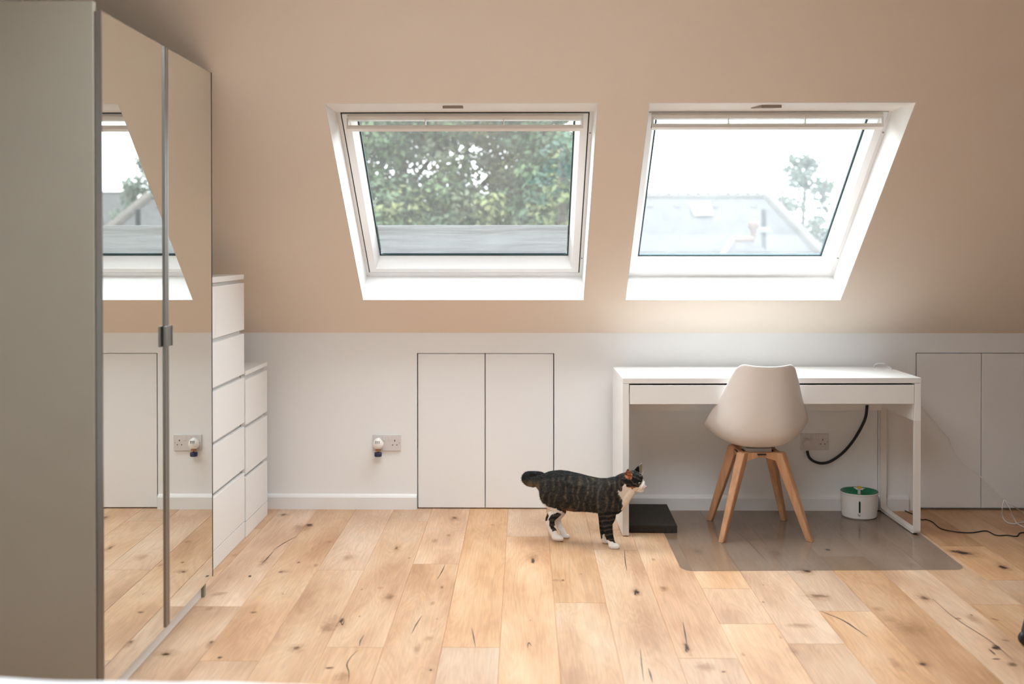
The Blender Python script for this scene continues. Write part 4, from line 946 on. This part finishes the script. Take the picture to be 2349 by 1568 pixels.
# ------------------------------------------------------------------ outside
bm = B(); box(bm, -60, 90, 6.5, 120, -5.2, -5); struct(link('ground', bm, pbr('garden_ground', (.06, .09, .04), .95, var=.3, vscale=1)))
M['slate'] = pbr('grey_slate', (.046, .0455, .046), .9, spec=.05, var=.22, vscale=6, stretch=(1, 1, 5))
M['ridge'] = pbr('clay_ridge_tile', (.05, .047, .046), .9, spec=.05, var=.15)
M['hipt'] = pbr('pale_hip_tile', (.066, .06, .054), .9, spec=.05, var=.15)
M['terra'] = pbr('terracotta', (.080, .052, .044), .9, spec=.05, var=.1)
M['brick'] = pbr('sandstone_brick', (.07, .055, .046), .9, spec=.05, var=.2, vscale=9)
M['lead'] = pbr('lead_flashing', (.09, .092, .095), .8, spec=.1, var=.05)
def roof_house(label, x0, x1, yr, zr, ye, ze, wall_mat, name='house', hip=0, crest=True):
    RR = .07
    t = thing(name, label, 'house', ((x0+x1)/2, yr, -5)); o = Vector(((x0+x1)/2, yr, -5))
    yb = 2*yr-ye
    bm = B(); V = lambda *p: Vector(p)-o
    fr = [V(x0, ye, ze), V(x1, ye, ze), V(x1-hip, yr, zr), V(x0, yr, zr)]; bk = [V(x0, yb, ze), V(x1, yb, ze), V(x1-hip, yr, zr), V(x0, yr, zr)]
    prism(bm, fr, (0, 0, -.12)); prism(bm, bk, (0, 0, -.12))
    link('roof', bm, M['slate'], t)
    bm = B(); a, b = ye+.3, yb-.3
    prism(bm, [V(x0+.1, a, -5), V(x0+.1, b, -5), V(x0+.1, b, ze+.02), V(x0+.1, yr, zr-.35), V(x0+.1, a, ze+.02)], (x1-x0-.2-hip, 0, 0)); link('walls', bm, wall_mat, t)
    if hip:
        bm = B(); prism(bm, [V(x1, ye, ze), V(x1, yb, ze), V(x1-hip, yr, zr)], (0, 0, -.12)); link('hip_end', bm, M['slate'], t)
        for yy in (ye, yb): bm = B(); tube(bm, [V(x1-hip, yr, zr+.02), V(x1, yy, ze+.02)], .10, 8); link('hip_ridge', bm, M['hipt'], t)
    bm = B(); tube(bm, [V(x0, yr, zr+.0), V(x1-hip, yr, zr+.0)], RR, 8)
    if crest:
        x = x0
        while x < x1-hip: box(bm, x-o.x, x-o.x+.09, yr-o.y-.03, yr-o.y+.03, zr-o.z+.04, zr-o.z+.10); x += .20
    link('ridge', bm, M['ridge'], t)
    return t, o
# slate house straight across
p_ridge = at(1600, 452, Y=19.5); zr = p_ridge.z; ze = zr-3.2
hb, ho = roof_house('slate-roofed house with a rooflight seen through the right roof window', 1.9, 6.35, 19.5, zr, 14.1, ze, M['brick'], hip=1.4)
def on_roof(px, py, yr=19.5, zr_=None, ye=14.1, ze_=None):
    zr_ = zr_ if zr_ is not None else zr; ze_ = ze_ if ze_ is not None else ze
    o = Vector((0, 0, CAM_H)); d = at(px, py, Y=1.0)-o; k = (zr_-ze_)/(yr-ye)
    t = (zr_-k*yr-o.z)/(d.z-k*d.y); return o+d*t
bm = B(); q4 = [on_roof(*c)-ho+Vector((0, 0, .08)) for c in ((1583, 479), (1627, 479), (1636, 502), (1592, 503))]
prism(bm, q4, (0, 0, .05)); link('rooflight', bm, pbr('rooflight_glass', (.3, .31, .32), .1, spec=.8), hb)
for c in ((1490, 472), (1552, 472), (1636, 472), (1727, 473)):
    p = on_roof(*c)-ho; bm = B(); box(bm, p.x-.06, p.x+.06, p.y-.08, p.y+.05, p.z-.02, p.z+.06); link('roof_vent', bm, M['lead'], hb)
pv = at(1752, 526, Y=17.4); pt_ = at(1752, 480, Y=17.4)
vp = thing('vent_pipe', 'thin dark vent pipe with a white collar on the slate roof', 'pipe', (pv.x, 17.4, pv.z))
bm = B(); lathe(bm, ((.045, -.9), (.045, pt_.z-pv.z), (0, pt_.z-pv.z)), 14); link('pipe', bm, pbr('dark_green_pipe', (.012, .017, .019), .9, spec=.05), vp, 'auto')
bm = B(); lathe(bm, ((.15, -.06), (.13, .0), (.05, .04)), 18); link('collar', bm, M['lead'], vp, 'auto')
# little hipped bay roof in front with terracotta ridge and finial
ap = at(1728, 545, Y=11); al = at(1682, 549, Y=11); o_ = Vector((ap.x, 11, -5))
bt = thing('bay_roof', 'small hipped bay roof with pinkish terracotta ridge and ball finial', 'roof', tuple(o_))
zz = .2; W = lambda *p: Vector(p)-o_
bm = B(); e = [W(al.x-1.1, 9.8, zz), W(ap.x+1.2, 9.8, zz), W(ap.x+1.2, 12.2, zz), W(al.x-1.1, 12.2, zz)]; v = [bm.verts.new(p) for p in e]; a, b = bm.verts.new(W(al.x, 11, al.z)), bm.verts.new(W(ap.x, 11, al.z))
bm.faces.new((v[0], v[1], b, a)); bm.faces.new((v[1], v[2], b)); bm.faces.new((v[2], v[3], a, b)); bm.faces.new((v[3], v[0], a)); bm.faces.new(v[::-1]); link('roof_slopes', bm, M['slate'], bt)
bm = B(); tube(bm, [W(al.x, 11, al.z), W(ap.x, 11, al.z)], .045, 8); link('ridge', bm, M['terra'], bt)
bm = B(); lathe(bm, ((.028, 0), (.028, .10), (.06, .14), (.06, .19), (0, .23)), 16, c=(0, 0, al.z+5)); link('finial', bm, M['terra'], bt, True)
bm = B(); tube(bm, [W(al.x, 11, al.z), e[0]], .035, 8); link('hip_flashing', bm, M['lead'], bt)
bm = B(); box(bm, al.x-1.0-o_.x, 1.1, -1.1, 1.1, 0, zz+5); link('walls', bm, M['brick'], bt)
# far house on the right, seen in the mirror
hz = at(1990, 441, Y=47.5).z
hc, hco = roof_house('distant grey-roofed house seen in the wardrobe mirror', 16.2, 26, 47.5, hz, 42.5, hz-3.4, M['brick'], crest=False)
bm = B(); box(bm, 16.9-21.1, 17.9-21.1, -2.9, -2.1, hz+5-1.95, hz+5-1.25); link('rooflight', bm, M['lead'], hc)
# trees
def tree(name, label, base, blobs, leaves, leaf, cols, trunk, seed, group=None):
    rn = random.Random(seed); t = thing(name, label, 'tree', base, 0, group); o = Vector(base)
    bm = B(); lc = bm.verts.layers.float_color.new('leafcol')
    for c, r in blobs:
        c = Vector(c); cc = cols[rn.randrange(len(cols))]; k = int(leaves*r*r)
        for _ in range(k):
            d = Vector((rn.gauss(0, 1), rn.gauss(0, 1), rn.gauss(0, 1))).normalized(); d.z = d.z*.8
            p = c+d*r*rn.uniform(.55, 1.08); nn = (d+Vector((rn.uniform(-.8, .8), rn.uniform(-.8, .8), rn.uniform(0, 1.2)))).normalized()
            a = nn.orthogonal().normalized(); b = nn.cross(a); th = rn.uniform(0, 2*PI); a, b = a*math.cos(th)+b*math.sin(th), b*math.cos(th)-a*math.sin(th)
            s = leaf*rn.uniform(.6, 1.35); f_ = rn.uniform(.7, 1.35); col = (cc[0]*f_, cc[1]*f_, cc[2]*f_, 1)
            vs = [bm.verts.new(q_-o) for q_ in (p-a*s, p-b*s*.55+nn*s*.1, p+a*s, p+b*s*.55+nn*s*.1)]
            for v in vs: v[lc] = col
            bm.faces.new(vs)
    link('foliage', bm, M['leaf'], t)
    bm = B()
    for P, r0, r1 in trunk:
        Q = spline([Vector(p)-o for p in P], 5); tube(bm, Q, [r0+(r1-r0)*i/(len(Q)-1) for i in range(len(Q))], 8)
    link('trunk', bm, M['bark'], t, True)
M['leaf'] = vcol_mat('leaves', 'leafcol', .6, transl=.35, spec=.2); M['bark'] = pbr('bark', (.05, .042, .033), .95, var=.3, vscale=14)
rn = random.Random(5); bl = []
holes = [(900, 395, 26), (985, 385, 30), (1110, 400, 24), (1130, 430, 22), (850, 340, 16), (1300, 285, 30), (1180, 345, 18), (965, 350, 12), (1320, 390, 12), (1240, 415, 14), (1060, 330, 14)]
for k in range(620):
    px, py = rn.uniform(690, 1400), rn.uniform(150, 560); Y = rn.uniform(12.2, 16.5)
    r = rn.uniform(.22, .42)
    if any(math.hypot(px-a, py-b) < c_*.8+r*2190/Y*.30 for a, b, c_ in holes): continue
    p = at(px, py, Y=Y); bl.append((tuple(p), r))
GR = [(.065, .10, .05), (.085, .125, .06), (.05, .08, .045), (.135, .155, .07), (.075, .11, .065), (.10, .12, .075)]
def wp(px, py, Y): return tuple(at(px, py, Y=Y))
tree('broadleaf_tree', 'big leafy green tree filling the left roof window', (-1.6, 15, -5), bl, 1100, .052, GR,
     [([(-1.6, 15, -5), wp(905, 600, 15), wp(915, 460, 15), wp(925, 380, 15), wp(905, 290, 15.3)], .13, .05), ([wp(915, 460, 15), wp(960, 400, 14.6), wp(1010, 330, 14.4), wp(1030, 250, 14)], .05, .02), ([wp(905, 600, 15), wp(1050, 480, 15.4), wp(1150, 380, 15.6), wp(1240, 300, 15.8)], .07, .03), ([wp(1050, 480, 15.4), wp(1060, 400, 15.3), wp(1080, 300, 15)], .06, .03)], 11)
bl = []
for k in range(34):
    px, py = rn.gauss(1290, 38), rn.uniform(330, 560); Y = rn.uniform(10.6, 11.6)
    if px > 1345 or px < 1235 or (px < 1262 and py < 400): continue
    bl.append((wp(px, py, Y), rn.uniform(.12, .24)))
tree('conifer_tree', 'darker green bushy tree at the right side of the left roof window', (.45, 11.2, -5), bl, 900, .05, [(.025, .055, .038), (.035, .07, .045), (.08, .10, .04)], [([(.45, 11.2, -5), wp(1290, 560, 11.2), wp(1288, 340, 11.2)], .09, .02)], 12)
def crown(cx, cy, rx, z0, z1, n, rr):
    out = []
    for k in range(n):
        a, q_, zz = rn.uniform(0, 2*PI), math.sqrt(rn.random()), rn.uniform(z0, z1); f = (zz-(z0+z1)/2)/((z1-z0)/2)
        wd = rx*math.sqrt(max(.08, 1-f*f)); out.append(((cx+math.cos(a)*q_*wd, cy+math.sin(a)*q_*wd*.8, zz), rn.uniform(.6, 1.1)*rr))
    return out
PALE = [(.06, .085, .06), (.072, .095, .064), (.055, .078, .058)]
tree('far_tree', 'pale distant tree just right of the slate roof in the right roof window', (8.7, 30, -5), crown(8.75, 30, 1.25, -3, 4.2, 230, .36), 420, .075, PALE, [([(8.7, 30, -5), (8.7, 30, 1), (8.8, 30, 3.8)], .12, .03)], 13)
tree('loose_tree', 'loose-crowned tree at the right edge of the right roof window', (7.6, 21, -5), crown(7.75, 21, .95, -3.5, 3.9, 220, .26), 700, .05, PALE, [([(7.6, 21, -5), (7.6, 21, 0), (7.7, 21, 3.5)], .09, .02)], 14)
